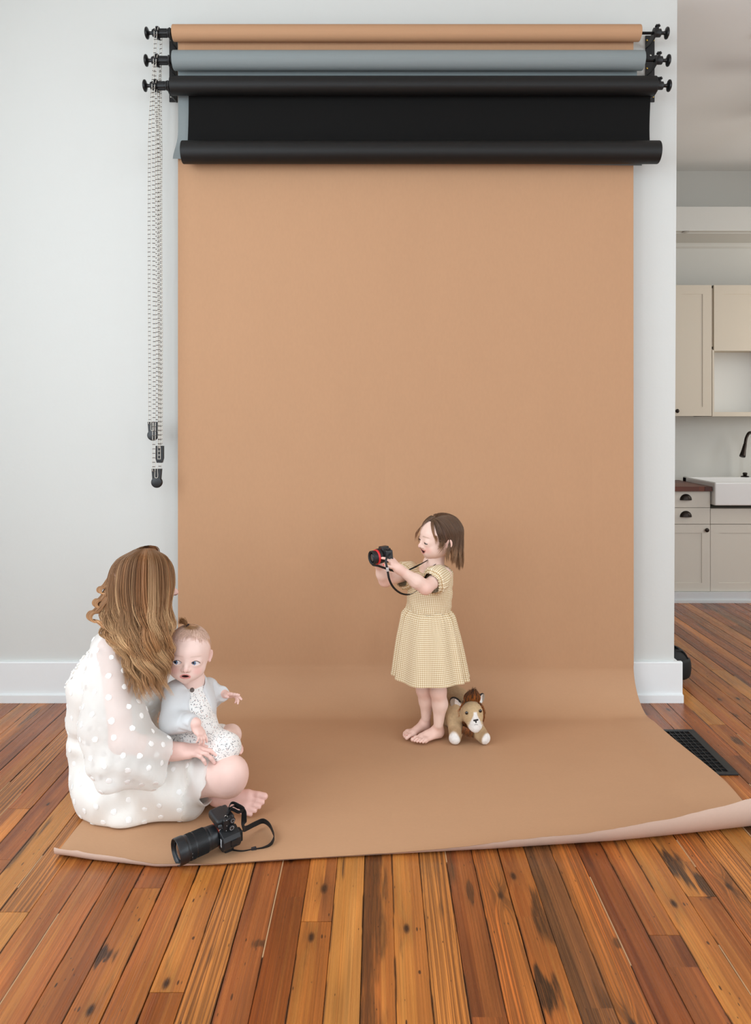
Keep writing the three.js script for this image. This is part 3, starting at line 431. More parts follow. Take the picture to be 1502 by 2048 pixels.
function ell(c, rx, ry, rz, q) { const e = q ? new THREE.Matrix3().setFromMatrix4(new THREE.Matrix4().makeRotationFromQuaternion(q.clone().invert())).elements : null;
  return (x, y, z) => { x -= c.x; y -= c.y; z -= c.z; if (e) { const X = e[0] * x + e[3] * y + e[6] * z, Y = e[1] * x + e[4] * y + e[7] * z, Z = e[2] * x + e[5] * y + e[8] * z; x = X; y = Y; z = Z; }
    const k0 = Math.sqrt((x / rx) ** 2 + (y / ry) ** 2 + (z / rz) ** 2), k1 = Math.sqrt((x / rx / rx) ** 2 + (y / ry / ry) ** 2 + (z / rz / rz) ** 2); return k1 < 1e-9 ? -Math.min(rx, ry, rz) : k0 * (k0 - 1) / k1; }; }
const chainOf = (pts, rs) => pts.slice(1).map((p, i) => cap(pts[i], p, rs[i], rs[i + 1]));
function blend(list, k = 0.02) { const L = list.map((e) => (Array.isArray(e) ? e : [e, k])); return (x, y, z) => { let d = 1e9; for (let i = 0; i < L.length; i++) { const v = L[i][0](x, y, z); d = d > 1e8 ? v : smin(d, v, L[i][1]); } return d; }; }
function frameQ(xAxis, yAxis) { const x = xAxis.clone().normalize(), z = x.clone().cross(yAxis).normalize(), y = z.clone().cross(x); return new THREE.Quaternion().setFromRotationMatrix(new THREE.Matrix4().makeBasis(x, y, z)); }
function sculpt(f, lo, hi, cell, color) {
  const nx = Math.ceil((hi.x - lo.x) / cell) + 1, ny = Math.ceil((hi.y - lo.y) / cell) + 1, nz = Math.ceil((hi.z - lo.z) / cell) + 1, B = 6, F = new Float32Array(nx * ny * nz).fill(1);
  const half = B * cell * 0.87 * 1.35 + cell;
  for (let bz = 0; bz < nz; bz += B) for (let by = 0; by < ny; by += B) for (let bx = 0; bx < nx; bx += B) {
    const d = f(lo.x + (bx + B / 2) * cell, lo.y + (by + B / 2) * cell, lo.z + (bz + B / 2) * cell), ex = Math.min(bx + B, nx), ey = Math.min(by + B, ny), ez = Math.min(bz + B, nz), skip = Math.abs(d) > half;
    for (let z = bz; z < ez; z++) for (let y = by; y < ey; y++) for (let x = bx; x < ex; x++) F[(z * ny + y) * nx + x] = skip ? d : f(lo.x + x * cell, lo.y + y * cell, lo.z + z * cell);
  }
  const P = [], I = [], id = new Int32Array(nx * ny * nz).fill(-1), sx = 1, sy = nx, sz = nx * ny;
  const corners = [0, sx, sy, sx + sy, sz, sx + sz, sy + sz, sx + sy + sz], edges = [[0, 1], [2, 3], [4, 5], [6, 7], [0, 2], [1, 3], [4, 6], [5, 7], [0, 4], [1, 5], [2, 6], [3, 7]];
  for (let z = 0; z < nz - 1; z++) for (let y = 0; y < ny - 1; y++) for (let x = 0; x < nx - 1; x++) {
    const o = z * sz + y * sy + x; let m = 0; for (let i = 0; i < 8; i++) if (F[o + corners[i]] < 0) m |= 1 << i; if (m === 0 || m === 255) continue;
    let ax = 0, ay = 0, az = 0, n = 0; for (const [a, b] of edges) { const A = (m >> a) & 1, Bb = (m >> b) & 1; if (A === Bb) continue; const va = F[o + corners[a]], vb = F[o + corners[b]], t = va / (va - vb); ax += (a & 1) + ((b & 1) - (a & 1)) * t; ay += ((a >> 1) & 1) + (((b >> 1) & 1) - ((a >> 1) & 1)) * t; az += (a >> 2) + ((b >> 2) - (a >> 2)) * t; n++; }
    id[o] = P.length / 3; P.push(lo.x + (x + ax / n) * cell, lo.y + (y + ay / n) * cell, lo.z + (z + az / n) * cell);
  }
  const quad = (a, b, c, d, flip) => { if (a < 0 || b < 0 || c < 0 || d < 0) return; flip ? I.push(a, c, b, a, d, c) : I.push(a, b, c, a, c, d); };
  for (let z = 1; z < nz - 1; z++) for (let y = 1; y < ny - 1; y++) for (let x = 1; x < nx - 1; x++) { const o = z * sz + y * sy + x, s = F[o] < 0;
    if (s !== F[o + sx] < 0) quad(id[o - sy - sz], id[o - sz], id[o], id[o - sy], !s);
    if (s !== F[o + sy] < 0) quad(id[o - sx - sz], id[o - sx], id[o], id[o - sz], !s);
    if (s !== F[o + sz] < 0) quad(id[o - sx - sy], id[o - sy], id[o], id[o - sx], !s); }
  const g = new THREE.BufferGeometry(); g.setAttribute('position', new THREE.Float32BufferAttribute(P, 3)); g.setIndex(I); g.computeVertexNormals();
  if (color) { const C = new Float32Array(P.length), nr = g.attributes.normal; for (let i = 0; i < P.length / 3; i++) { const c = color(P[3 * i], P[3 * i + 1], P[3 * i + 2], nr.getX(i), nr.getY(i), nr.getZ(i)); C[3 * i] = c[0]; C[3 * i + 1] = c[1]; C[3 * i + 2] = c[2]; } g.setAttribute('color', new THREE.BufferAttribute(C, 3)); }
  return g;
}
const lin = (r, g, b) => { const c = new THREE.Color().setRGB(r / 255, g / 255, b / 255, THREE.SRGBColorSpace); return [c.r, c.g, c.b]; };
const mixc = (a, b, t) => [mixn(a[0], b[0], t), mixn(a[1], b[1], t), mixn(a[2], b[2], t)];
// fabric mapping in metres over three planes, keeping smooth normals
function clothUV(g, s = 1) { const n = g.toNonIndexed(), p = n.attributes.position, uv = new Float32Array(p.count * 2), a = V(0, 0, 0), b = V(0, 0, 0), c = V(0, 0, 0);
  for (let i = 0; i < p.count; i += 3) { a.fromBufferAttribute(p, i); b.fromBufferAttribute(p, i + 1); c.fromBufferAttribute(p, i + 2); const m = b.clone().sub(a).cross(c.clone().sub(a)), X = Math.abs(m.x), Y = Math.abs(m.y), Z = Math.abs(m.z);
    [a, b, c].forEach((q, k) => { const [u, v] = X > Y && X > Z ? [q.z + 3.3, q.y] : Y > Z ? [q.x, q.z + 1.7] : [q.x, q.y]; uv[2 * (i + k)] = u * s; uv[2 * (i + k) + 1] = v * s; }); }
  n.setAttribute('uv', new THREE.BufferAttribute(uv, 2)); return n; }
const colored = (g) => { const n = g.index ? g.toNonIndexed() : g; for (const k of Object.keys(n.attributes)) if (!['position', 'normal', 'color'].includes(k)) n.deleteAttribute(k); return n; };
const fuse = (list) => mergeGeometries(list.map(colored));
const paintAll = (g, c) => { const n = g.index ? g.toNonIndexed() : g, a = new Float32Array(n.attributes.position.count * 3); for (let i = 0; i < a.length; i += 3) { a[i] = c[0]; a[i + 1] = c[1]; a[i + 2] = c[2]; } n.setAttribute('color', new THREE.BufferAttribute(a, 3)); return n; };
const skinBump = tex(128, 128, (u, v) => 128 + 70 * (fbm(u * 60, v * 60, 201, 3) - 0.5), false);
const skinMat = () => phys(0xffffff, 0.52, { vertexColors: true, sheen: 0.15, sheenColor: new THREE.Color(0.9, 0.75, 0.7), sheenRoughness: 0.5, specularIntensity: 0.6 });
const tint = (c, x, y, z, amt = 0.05) => { const n = 1 + amt * (vnoise3(x * 60, y * 60, z * 60, 7) - 0.5) + amt * (vnoise3(x * 18, y * 18, z * 18, 3) - 0.5); return [c[0] * n, c[1] * (2 - 1 / n), c[2] * n]; };

// a hand: palm and five jointed fingers. wrist, dir (towards the fingers), palm (the way the palm faces), L hand length, thumb +1/-1 side along dir x palm
function handParts(o) {
  const { wrist, L, curl = [0.3, 0.35, 0.4, 0.45], spread = 0.08, thumb = [0.6, 0.3], plump = 1 } = o, D = o.dir.clone().normalize(), N = o.palm.clone().addScaledVector(D, -o.palm.dot(D)).normalize(), S = D.clone().cross(N).multiplyScalar(o.side ?? 1);
  const P = (d, s, n) => wrist.clone().addScaledVector(D, d * L).addScaledVector(S, s * L).addScaledVector(N, n * L), r = L * 0.046 * plump, parts = [], nails = [];
  const ks = [0.155, 0.052, -0.052, -0.145], kd = [0.50, 0.53, 0.51, 0.46], len = [0.43, 0.47, 0.43, 0.34], rad = [1, 1.03, 0.98, 0.86];
  for (let i = 0; i < 4; i++) parts.push([cap(P(0.04, ks[i] * 0.55, 0), P(kd[i], ks[i], 0), L * 0.085 * plump, r * 1.25), L * 0.09]);
  parts.push([cap(P(0.12, 0.13, 0.04), P(0.32, 0.17, 0.05), L * 0.075 * plump, L * 0.06 * plump), L * 0.08], [cap(P(0.1, -0.1, 0.035), P(0.36, -0.14, 0.035), L * 0.065 * plump, L * 0.055 * plump), L * 0.07]);
  const bend = (base, dirA, lens, angs, axisN, r0, cr) => { let p = base.clone(), a = 0; for (let j = 0; j < lens.length; j++) { a += angs[j]; const d = dirA.clone().multiplyScalar(Math.cos(a)).addScaledVector(axisN, Math.sin(a)), q = p.clone().addScaledVector(d, lens[j]); parts.push([cap(p, q, r0 * (1 - 0.08 * j), r0 * (1 - 0.08 * (j + 1))), r * cr]); if (j === lens.length - 1) nails.push([q.clone(), d.clone(), d.clone().multiplyScalar(-Math.sin(0)).addScaledVector(axisN, -1).addScaledVector(d, axisN.dot(d)).normalize(), r0]); p = q; } };
  for (let i = 0; i < 4; i++) { const c = curl[i], fd = D.clone().addScaledVector(S, (1.5 - i) * spread).normalize(), l = len[i] * L; bend(P(kd[i], ks[i], 0), fd, [l * 0.44, l * 0.31, l * 0.25], [c * 0.9, c * 1.1, c * 0.8], N, r * rad[i], 0.7); }
  const td = D.clone().multiplyScalar(0.75).addScaledVector(S, thumb[0]).addScaledVector(N, 0.25).normalize(); bend(P(0.2, 0.19, 0.03), td, [L * 0.17, L * 0.15, L * 0.12], [0, thumb[1], thumb[1]], D.clone().addScaledVector(S, -0.6).addScaledVector(N, 0.6).normalize(), r * 1.12, 1.2);
  return { parts, nails };
}
// a bare foot: heel, arch, ball and five toes. heel centre, dir (to the toes, level), up
function footParts(o) {
  const { heel, L, side = 1 } = o, D = o.dir.clone().normalize(), U = o.up.clone().addScaledVector(D, -o.up.dot(D)).normalize(), S = D.clone().cross(U).multiplyScalar(side), P = (d, s, u) => heel.clone().addScaledVector(D, d * L).addScaledVector(S, s * L).addScaledVector(U, u * L);
  const parts = [[cap(P(0.06, 0, 0.12), P(0.10, 0, 0.13), L * 0.125, L * 0.12), 0.01], [cap(P(0.12, 0.0, 0.16), P(0.62, 0.07, 0.095), L * 0.11, L * 0.085), L * 0.12], [cap(P(0.1, -0.05, 0.09), P(0.62, -0.11, 0.065), L * 0.085, L * 0.062), L * 0.1], [cap(P(0.60, 0.115, 0.08), P(0.64, -0.13, 0.06), L * 0.078, L * 0.055), L * 0.08], [cap(P(0.12, 0, 0.2), P(0.45, 0.05, 0.14), L * 0.10, L * 0.075), L * 0.12]];
  const toes = [[0.135, 0.68, 0.88, 0.056, 0.058], [0.045, 0.70, 0.875, 0.04, 0.04], [-0.025, 0.68, 0.84, 0.037, 0.038], [-0.09, 0.65, 0.79, 0.034, 0.036], [-0.15, 0.60, 0.735, 0.032, 0.035]], nails = [];
  for (const [s, a, b, r0, r1] of toes) { const k = P(a, s, 0.075), m = P((a + b) / 2, s * 1.02, 0.078), e = P(b, s * 1.04, 0.048); parts.push([cap(k, m, L * r0, L * r0), L * 0.03], [cap(m, e, L * r0, L * r1), L * 0.012]); nails.push([P(b + 0.02, s * 1.04, 0.048 + r1 * 0.75), D, U, L * r1]); }
  return { parts, nails };
}
const nailAt = (x, y, z, nails, k = 1) => { for (const [q, , u, r] of nails) { const dx = x - q.x, dy = y - q.y, dz = z - q.z; if (Math.hypot(dx - u.x * r * 0.6, dy - u.y * r * 0.6, dz - u.z * r * 0.6) < r * 0.75 * k && dx * u.x + dy * u.y + dz * u.z > r * 0.25) return true; } return false; };

// a head in its own axes: face towards +z, up +y, height 1 from chin to crown
function headSDF(o) {
  const adult = o.adult, ey = adult ? 0.02 : -0.05, ex = adult ? 0.15 : 0.165, ez = adult ? 0.30 : 0.284, R = 0.10;
  const L = adult
    ? [[ell(V(0, 0.12, -0.06), 0.36, 0.37, 0.44), 0], [ell(V(0, -0.14, 0.10), 0.27, 0.36, 0.28), 0.12], [cap(V(0.1, -0.40, 0.20), V(-0.1, -0.40, 0.20), 0.085), 0.12], [cap(V(0.13, -0.12, 0.24), V(-0.13, -0.12, 0.24), 0.11), 0.1], [cap(V(0.15, 0.10, 0.30), V(-0.15, 0.10, 0.30), 0.06), 0.1]]
    : [[ell(V(0, 0.085, -0.07), 0.405, 0.415, 0.465), 0], [ell(V(0, -0.16, 0.09), 0.315, 0.315, 0.29), 0.18], [sph(V(0.165, -0.225, 0.185), 0.165), 0.08], [sph(V(-0.165, -0.225, 0.185), 0.165), 0.08], [sph(V(0, -0.405, 0.235), 0.092), 0.09], [cap(V(0.13, 0.11, 0.275), V(-0.13, 0.11, 0.275), 0.06), 0.15], [cap(V(0.10, -0.30, 0.27), V(-0.10, -0.30, 0.27), 0.10), 0.09]];
  const nz = adult ? 0.07 : 0;
  L.push([cap(V(0, ey + 0.02, 0.375), V(0, -0.145, 0.435 + nz), 0.028, 0.040), 0.06], [sph(V(0, -0.165, 0.445 + nz), adult ? 0.055 : 0.047), 0.03], [sph(V(0.05, -0.18, 0.405 + nz * 0.7), 0.036), 0.025], [sph(V(-0.05, -0.18, 0.405 + nz * 0.7), 0.036), 0.025]);
  // lips round the mouth opening
  const m = { w: 0.095, h: 0.02, y: -0.285, z: 0.385, up: 0, ...o.mouth }, lip = [];
  for (let i = -4; i <= 4; i++) { const t = i / 4, x = t * m.w, cy = m.y + m.up * t * t, zz = m.z - 0.055 * t * t; lip.push([V(x, cy + m.h * (1 - t * t) + 0.008 - 0.006 * (Math.abs(t) < 0.2 ? 1 : 0), zz), V(x, cy - m.h * (1 - t * t) - 0.012, zz - 0.012)]); }
  for (let i = 0; i < 8; i++) { L.push([cap(lip[i][0], lip[i + 1][0], 0.0125, 0.0125), 0.024], [cap(lip[i][1], lip[i + 1][1], 0.016, 0.016), 0.026]); }
  const head = blend(L, 0.05);
  const lids = [-1, 1].map((s) => sph(V(s * ex, ey, ez), R + 0.017));
  // ears
  const earList = []; for (const sd of [-1, 1]) { const q = new THREE.Quaternion().setFromEuler(new THREE.Euler(-0.12, sd * -0.55, sd * -0.10)), c = V(sd * (adult ? 0.375 : 0.412), -0.055, -0.075); const out = V(sd * 0.9, 0, 0.42).normalize(); earList.push([ell(c, 0.024, 0.112, 0.070, q), ell(c.clone().addScaledVector(out, 0.022).add(V(0, 0.012, 0.006)), 0.020, 0.075, 0.040, q), sph(c.clone().add(V(-sd * 0.008, -0.095, 0.022)), 0.026)]); }
  const earF = (x, y, z) => { const [e, c, l] = earList[x < 0 ? 0 : 1]; return smin(smax(e(x, y, z), -c(x, y, z), 0.014), l(x, y, z), 0.03); }, open = o.eye?.open ?? 0.036, ew = o.eye?.w ?? 0.082, droop = o.eye?.droop ?? 0, rho = (ew * ew + open * open) / (2 * open), cut = (x, y, z) => { let d = 1e9; for (const s of [-1, 1]) { const dx = x - s * ex, dy = y - ey - droop - 0.10 * s * 0 * dx; const a = Math.hypot(dx, dy + (rho - open)) - rho, b = Math.hypot(dx, dy - (rho - open)) - rho; d = Math.min(d, Math.max(a, b, ez + 0.02 - z)); } return d; };
  const mr = (m.w * 0.86 * m.w * 0.86 + m.h * m.h) / (2 * m.h), mouthCut = (x, y, z) => { const yy = y - m.y - m.up * (x / m.w) ** 2; const a = Math.hypot(x, yy + (mr - m.h)) - mr, b = Math.hypot(x, yy - (mr - m.h)) - mr; return Math.max(a, b, m.z - 0.12 - z); };
  const f = (x, y, z) => { let d = head(x, y, z); d = smin(d, Math.min(lids[0](x, y, z), lids[1](x, y, z)), 0.035); d = smin(d, earF(x, y, z), 0.02); if (z > 0.1) { d = smax(d, -cut(x, y, z), 0.010); d = smax(d, -mouthCut(x, y, z), 0.010); } return d; };
  return { f, ey, ex, ez, R, m, lip, open, ew, droop, cut, mouthCut };
}
function headGeometry(o) {   // o.M places it, o.H scales it
  const h = headSDF(o), skin = o.skin, blush = o.blush, lipc = o.lips;
  const seg = (x, y, z, j) => { let d = 9; for (let i = 0; i < 8; i++) { const a = h.lip[i][j], b = h.lip[i + 1][j], t = clamp((x - a.x) / (b.x - a.x || 1e-6), 0, 1); d = Math.min(d, Math.hypot(x - a.x - (b.x - a.x) * t, y - a.y - (b.y - a.y) * t)); } return d; };
  const col = (x, y, z) => { let c = tint(skin, x * 0.2, y * 0.2, z * 0.2, 0.06); if (z > 0) { for (const s of [-1, 1]) { const d = Math.hypot((x - s * 0.21) / 0.13, (y + 0.21) / 0.11); c = mixc(c, blush, 0.55 * sstep(1, 0.2, d)); const b = Math.abs(y - (h.ey + 0.125 - 0.9 * (Math.abs(x) - 0.16) ** 2)) ; c = mixc(c, o.brow, (o.browAmt ?? 0.4) * sstep(0.020, 0.006, b) * sstep(0.04, 0.09, Math.abs(x)) * sstep(0.28, 0.22, Math.abs(x))); }
      c = mixc(c, blush, 0.35 * sstep(0.07, 0.02, Math.hypot(x, y + 0.165)) );
      if (z > 0.22) { const l = Math.min(seg(x, y, z, 0) - 0.003, seg(x, y, z, 1)); c = mixc(c, lipc, 0.85 * sstep(0.021, 0.011, l)); if (h.mouthCut(x, y, z) < 0.006) c = mixc(c, [0.055, 0.012, 0.012], sstep(0.006, -0.002, h.mouthCut(x, y, z))); }
      for (const s of [-1, 1]) { if (Math.hypot(x - s * 0.03, (y + 0.2) * 1.3) < 0.018 && z > 0.38) c = mixc(c, [0.15, 0.04, 0.03], 0.7); }
    } if (Math.abs(x) > 0.38) c = mixc(c, blush, 0.3); return c; };
  const g = sculpt(h.f, V(-0.52, -0.56, -0.6), V(0.52, 0.56, 0.62), o.cell / o.H, col); g.scale(o.H, o.H, o.H); g.applyMatrix4(o.M); g.computeVertexNormals();
  const eyes = []; for (const s of [-1, 1]) {   // eyeballs with iris and pupil
    const e = new THREE.SphereGeometry(h.R, 128, 96), p = e.attributes.position, C = new Float32Array(p.count * 3), gz = V(o.gaze?.[0] ?? 0, o.gaze?.[1] ?? 0, 1).normalize();
    for (let i = 0; i < p.count; i++) { const a = Math.acos(clamp((p.getX(i) * gz.x + p.getY(i) * gz.y + p.getZ(i) * gz.z) / h.R, -1, 1)); let c = lin(236, 234, 236); const I = o.irisSize ?? 0.44; if (a < I) { c = mixc(o.iris, [0.01, 0.015, 0.03], sstep(I - 0.12, I, a) * 0.8); } if (a < I * 0.45) c = [0.004, 0.004, 0.006]; C[3 * i] = c[0]; C[3 * i + 1] = c[1]; C[3 * i + 2] = c[2]; }
    e.setAttribute('color', new THREE.BufferAttribute(C, 3)); e.translate(s * h.ex, h.ey, h.ez); e.scale(o.H, o.H, o.H); e.applyMatrix4(o.M); eyes.push(e); }
  const lashes = []; for (const s of [-1, 1]) { const pts = []; for (let k = 0; k <= 10; k++) { const t = -1 + k / 5, x = t * h.ew * 1.04, rho = (h.ew ** 2 + h.open ** 2) / (2 * h.open), y = h.droop + (o.eye?.lashLow ? -1 : 1) * (Math.sqrt(Math.max(rho * rho - x * x, 0)) - (rho - h.open)); const rr = h.R + 0.019; pts.push(V(s * h.ex + x, h.ey + y, h.ez + Math.sqrt(Math.max(rr * rr - x * x - y * y, 0.0001)))); } const t = tube(pts, o.eye?.lash ?? 0.007, 24, 5); t.scale(o.H, o.H, o.H); t.applyMatrix4(o.M); lashes.push(plain(t)); }
  return { g, eyes, lashes, h };
}
const eyeMat = phys(0xffffff, 0.08, { vertexColors: true, clearcoat: 1, clearcoatRoughness: 0.03 });
function placeHead(centre, yaw, pitch, roll) { return new THREE.Matrix4().compose(centre, new THREE.Quaternion().setFromEuler(new THREE.Euler(pitch, yaw, roll, 'YXZ')), V(1, 1, 1)); }

// hair: strands as fine tapered tubes gathered in one mesh with a colour per strand that runs from root to tip
class Hair {
  constructor() { this.p = []; this.c = []; this.i = []; }
  strand(pts, r0, r1, colorAt, sides = 4, seg = 26) {
    const cv = new THREE.CatmullRomCurve3(pts, false, 'centripetal'), base = this.p.length / 3; let n = V(0, 0, 1);
    for (let k = 0; k <= seg; k++) { const t = k / seg, p = cv.getPoint(t), d = cv.getTangent(t); n = n.clone().addScaledVector(d, -n.dot(d)).normalize(); const b = d.clone().cross(n), r = mixn(r0, r1, t) * (t > 0.85 ? 1 - (t - 0.85) / 0.17 : 1) * Math.min(1, 0.5 + t * 8), c = colorAt(t);
      for (let s = 0; s < sides; s++) { const a = s / sides * Math.PI * 2; this.p.push(p.x + r * (Math.cos(a) * n.x + Math.sin(a) * b.x), p.y + r * (Math.cos(a) * n.y + Math.sin(a) * b.y), p.z + r * (Math.cos(a) * n.z + Math.sin(a) * b.z)); this.c.push(c[0], c[1], c[2]); } }
    for (let k = 0; k < seg; k++) for (let s = 0; s < sides; s++) { const a = base + k * sides + s, b = base + k * sides + (s + 1) % sides; this.i.push(a, b, b + sides, a, b + sides, a + sides); }
  }
  geometry() { const g = new THREE.BufferGeometry(); g.setAttribute('position', new THREE.Float32BufferAttribute(this.p, 3)); g.setAttribute('color', new THREE.Float32BufferAttribute(this.c, 3)); g.setIndex(this.i); g.computeVertexNormals(); return g; }
}
const hairMat = phys(0xffffff, 0.45, { vertexColors: true, specularIntensity: 0.6, sheen: 0.3, sheenColor: new THREE.Color(1, 0.85, 0.65), sheenRoughness: 0.4 });
const alongGuides = (guides, s) => { const f = clamp(s, 0, 1) * (guides.length - 1), i = Math.min(Math.floor(f), guides.length - 2); return guides[i].map((p, k) => p.clone().lerp(guides[i + 1][k], f - i)); };
// ---------------------------------------------------------------- seated woman
const SKIN_W = lin(240, 206, 194), SKIN_DEEP = lin(206, 150, 132);
{
  const w = thing('person', 'woman with long wavy golden-brown hair sitting cross-legged in a sheer white dotted dress', 'person');
  const up = V(0, 1, 0), fwd = V(0.90, 0, -0.43), right = V(0.43, 0, 0.90);
  const pelvis = at(222, 1545, 2.68), waist = at(226, 1455, 2.70), chest = at(236, 1365, 2.68), neck = at(268, 1262, 2.65), headC = at(285, 1170, 2.62);
  const shR = at(226, 1300, 2.54), elR = at(243, 1482, 2.42), wrR = at(344, 1503, 2.50);
  const shL = neck.clone().addScaledVector(right, -0.15).add(V(-0.05, -0.05, 0)), elL = shL.clone().add(V(0.05, -0.24, -0.03)), wrL = elL.clone().add(V(0.15, -0.05, -0.02));
  const hipR = pelvis.clone().addScaledVector(right, 0.10).add(V(0.02, -0.01, 0)), kneeR = at(461, 1548, 2.50), hipL = pelvis.clone().addScaledVector(right, -0.11).add(V(0.02, -0.01, 0)), kneeL = at(398, 1505, 2.95);
  kneeL.y = 0.115;
  const ankR = kneeR.clone().add(V(-0.17, -0.125, -0.26)), ankL = at(440, 1590, 2.66); ankL.y = 0.062;
  const B = [[ell(pelvis.clone().add(V(0.03, -0.02, 0)), 0.115, 0.10, 0.13), 0.03], [cap(pelvis.clone().add(V(0.03, 0, 0)), waist, 0.10, 0.09), 0.06], [cap(waist, chest, 0.095, 0.11), 0.05], [ell(chest.clone().add(V(0, 0.03, 0)), 0.115, 0.13, 0.13), 0.05], [cap(chest, neck, 0.09, 0.055), 0.06], [cap(neck, headC, 0.048, 0.05), 0.03],
    [cap(neck.clone().add(V(-0.02, -0.04, 0)), shR, 0.05, 0.046), 0.06], [cap(neck.clone().add(V(-0.02, -0.04, 0)), shL, 0.05, 0.046), 0.06],
    [cap(shR, elR, 0.047, 0.037), 0.03], [cap(elR, wrR, 0.037, 0.026), 0.02], [cap(shL, elL, 0.044, 0.036), 0.03], [cap(elL, wrL, 0.034, 0.024), 0.02],
    [cap(hipR, kneeR, 0.094, 0.052), 0.05], [ell(kneeR.clone().add(V(0.008, 0.004, 0.004)), 0.047, 0.052, 0.050), 0.03], [cap(kneeR.clone().add(V(-0.01, -0.03, -0.01)), kneeR.clone().lerp(ankR, 0.4).add(V(0, -0.004, 0)), 0.052, 0.055), 0.03], [cap(kneeR.clone().lerp(ankR, 0.4), ankR, 0.053, 0.034), 0.03],
    [cap(hipL, kneeL, 0.09, 0.058), 0.05], [cap(kneeL, kneeL.clone().lerp(ankL, 0.45), 0.055, 0.052), 0.03], [cap(kneeL.clone().lerp(ankL, 0.45), ankL, 0.052, 0.034), 0.03]];
  const bodyF = blend(B), lo = V(-1.25, -0.02, -3.15), hi = V(-0.38, 0.76, -2.28);
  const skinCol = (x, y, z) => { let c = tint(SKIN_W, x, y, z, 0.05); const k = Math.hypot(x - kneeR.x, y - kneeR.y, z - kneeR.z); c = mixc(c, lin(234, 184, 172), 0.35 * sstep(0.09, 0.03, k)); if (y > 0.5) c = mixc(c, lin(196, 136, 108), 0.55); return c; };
  const body = sculpt((x, y, z) => smax(bodyF(x, y, z), 0.006 - y, 0.01), lo, hi, 0.009, skinCol);
  // head
  const hm = placeHead(headC, 1.98, 0.0, 0.0), Hh = 0.215;
  const head = headGeometry({ adult: true, M: hm, H: Hh, cell: 0.003, skin: SKIN_W, blush: lin(220, 150, 140), lips: lin(190, 100, 98), brow: lin(120, 86, 60), iris: lin(90, 120, 140), mouth: { w: 0.1, h: 0.006, y: -0.27, z: 0.42 } });
  // right hand resting on the lap
  const hd = handParts({ wrist: wrR.clone().add(V(0.006, 0, 0)), dir: V(0.93, 0.10, 0.10), palm: V(0.1, -1, -0.10), L: 0.165, side: 1, curl: [0.28, 0.34, 0.40, 0.46], spread: 0.03, thumb: [0.55, 0.25] });
  const handF = blend([[cap(elR.clone().lerp(wrR, 0.8), wrR, 0.028, 0.026), 0.01], [cap(wrR, wrR.clone().add(V(0.03, 0.002, 0.003)), 0.026, 0.028), 0.02], ...hd.parts]);
  const hand = sculpt(handF, wrR.clone().add(V(-0.07, -0.1, -0.1)), wrR.clone().add(V(0.21, 0.1, 0.13)), 0.003, (x, y, z) => { let c = tint(lin(238, 198, 186), x, y, z); if (nailAt(x, y, z, hd.nails)) c = lin(232, 186, 178); return c; });
  const hL = handParts({ wrist: wrL, dir: V(0.95, -0.1, 0.25), palm: V(0.1, -1, 0), L: 0.165, side: -1 });
  const handL = sculpt(blend([[cap(elL.clone().lerp(wrL, 0.8), wrL, 0.027, 0.025), 0.01], ...hL.parts]), wrL.clone().add(V(-0.07, -0.12, -0.12)), wrL.clone().add(V(0.21, 0.1, 0.16)), 0.004, skinCol);
  // left foot lying in front of the right shin, toes to the right
  const heel = at(430, 1616, 2.60); heel.y = 0.040;
  const ft = footParts({ heel, L: 0.208, dir: V(0.93, -0.02, 0.30), up: V(-0.22, 0.62, 0.72), side: -1 });
  const footF0 = blend([[cap(ankL, heel.clone().add(V(0.03, 0.02, 0.0)), 0.036, 0.036), 0.02], ...ft.parts]);
  const foot = sculpt((x, y, z) => smax(footF0(x, y, z), 0.0065 - y, 0.004), heel.clone().add(V(-0.08, -0.06, -0.16)), heel.clone().add(V(0.30, 0.14, 0.20)), 0.0035, (x, y, z) => { let c = tint(lin(234, 190, 178), x, y, z, 0.08); if (nailAt(x, y, z, ft.nails)) c = lin(232, 190, 178); return c; });
  const fR = footParts({ heel: ankR.clone().add(V(0.0, -0.03, 0.03)), L: 0.205, dir: V(0.35, 0, -0.93), up: V(-0.5, 0.8, 0), side: -1 }); 
  const footR = sculpt((x, y, z) => smax(blend([[cap(ankR, ankR.clone().add(V(0.01, -0.02, 0)), 0.036, 0.036), 0.02], ...fR.parts])(x, y, z), 0.0065 - y, 0.004), ankR.clone().add(V(-0.16, -0.12, -0.32)), ankR.clone().add(V(0.2, 0.12, 0.12)), 0.006, skinCol);
  mesh('body', fuse([body, head.g, hand, handL, foot, footR]), skinMat(), w);
  head.eyes.forEach((e) => mesh('eye', e, eyeMat, w)); { const lm = std(0x2a1c14, 0.7); head.lashes.forEach((e) => mesh('eyelash', e, lm, w)); }

  // ---- dress: fitted gathered bodice, waist seam and a skirt spreading over hips and thigh
  const fabricNoise = (x, y, z) => 0.0045 * Math.sin(26 * (x + z * 0.7) + 9 * vnoise3(x * 7, y * 5, z * 7, 2)) + 0.006 * (vnoise3(x * 16, y * 9, z * 16, 4) - 0.5);
  const seat = V(pelvis.x - 0.005, 0.085, pelvis.z), hem = hipR.clone().lerp(kneeR, 0.70), tdir = kneeR.clone().sub(hipR).normalize().add(V(0.1, -0.34, -0.05)).normalize();
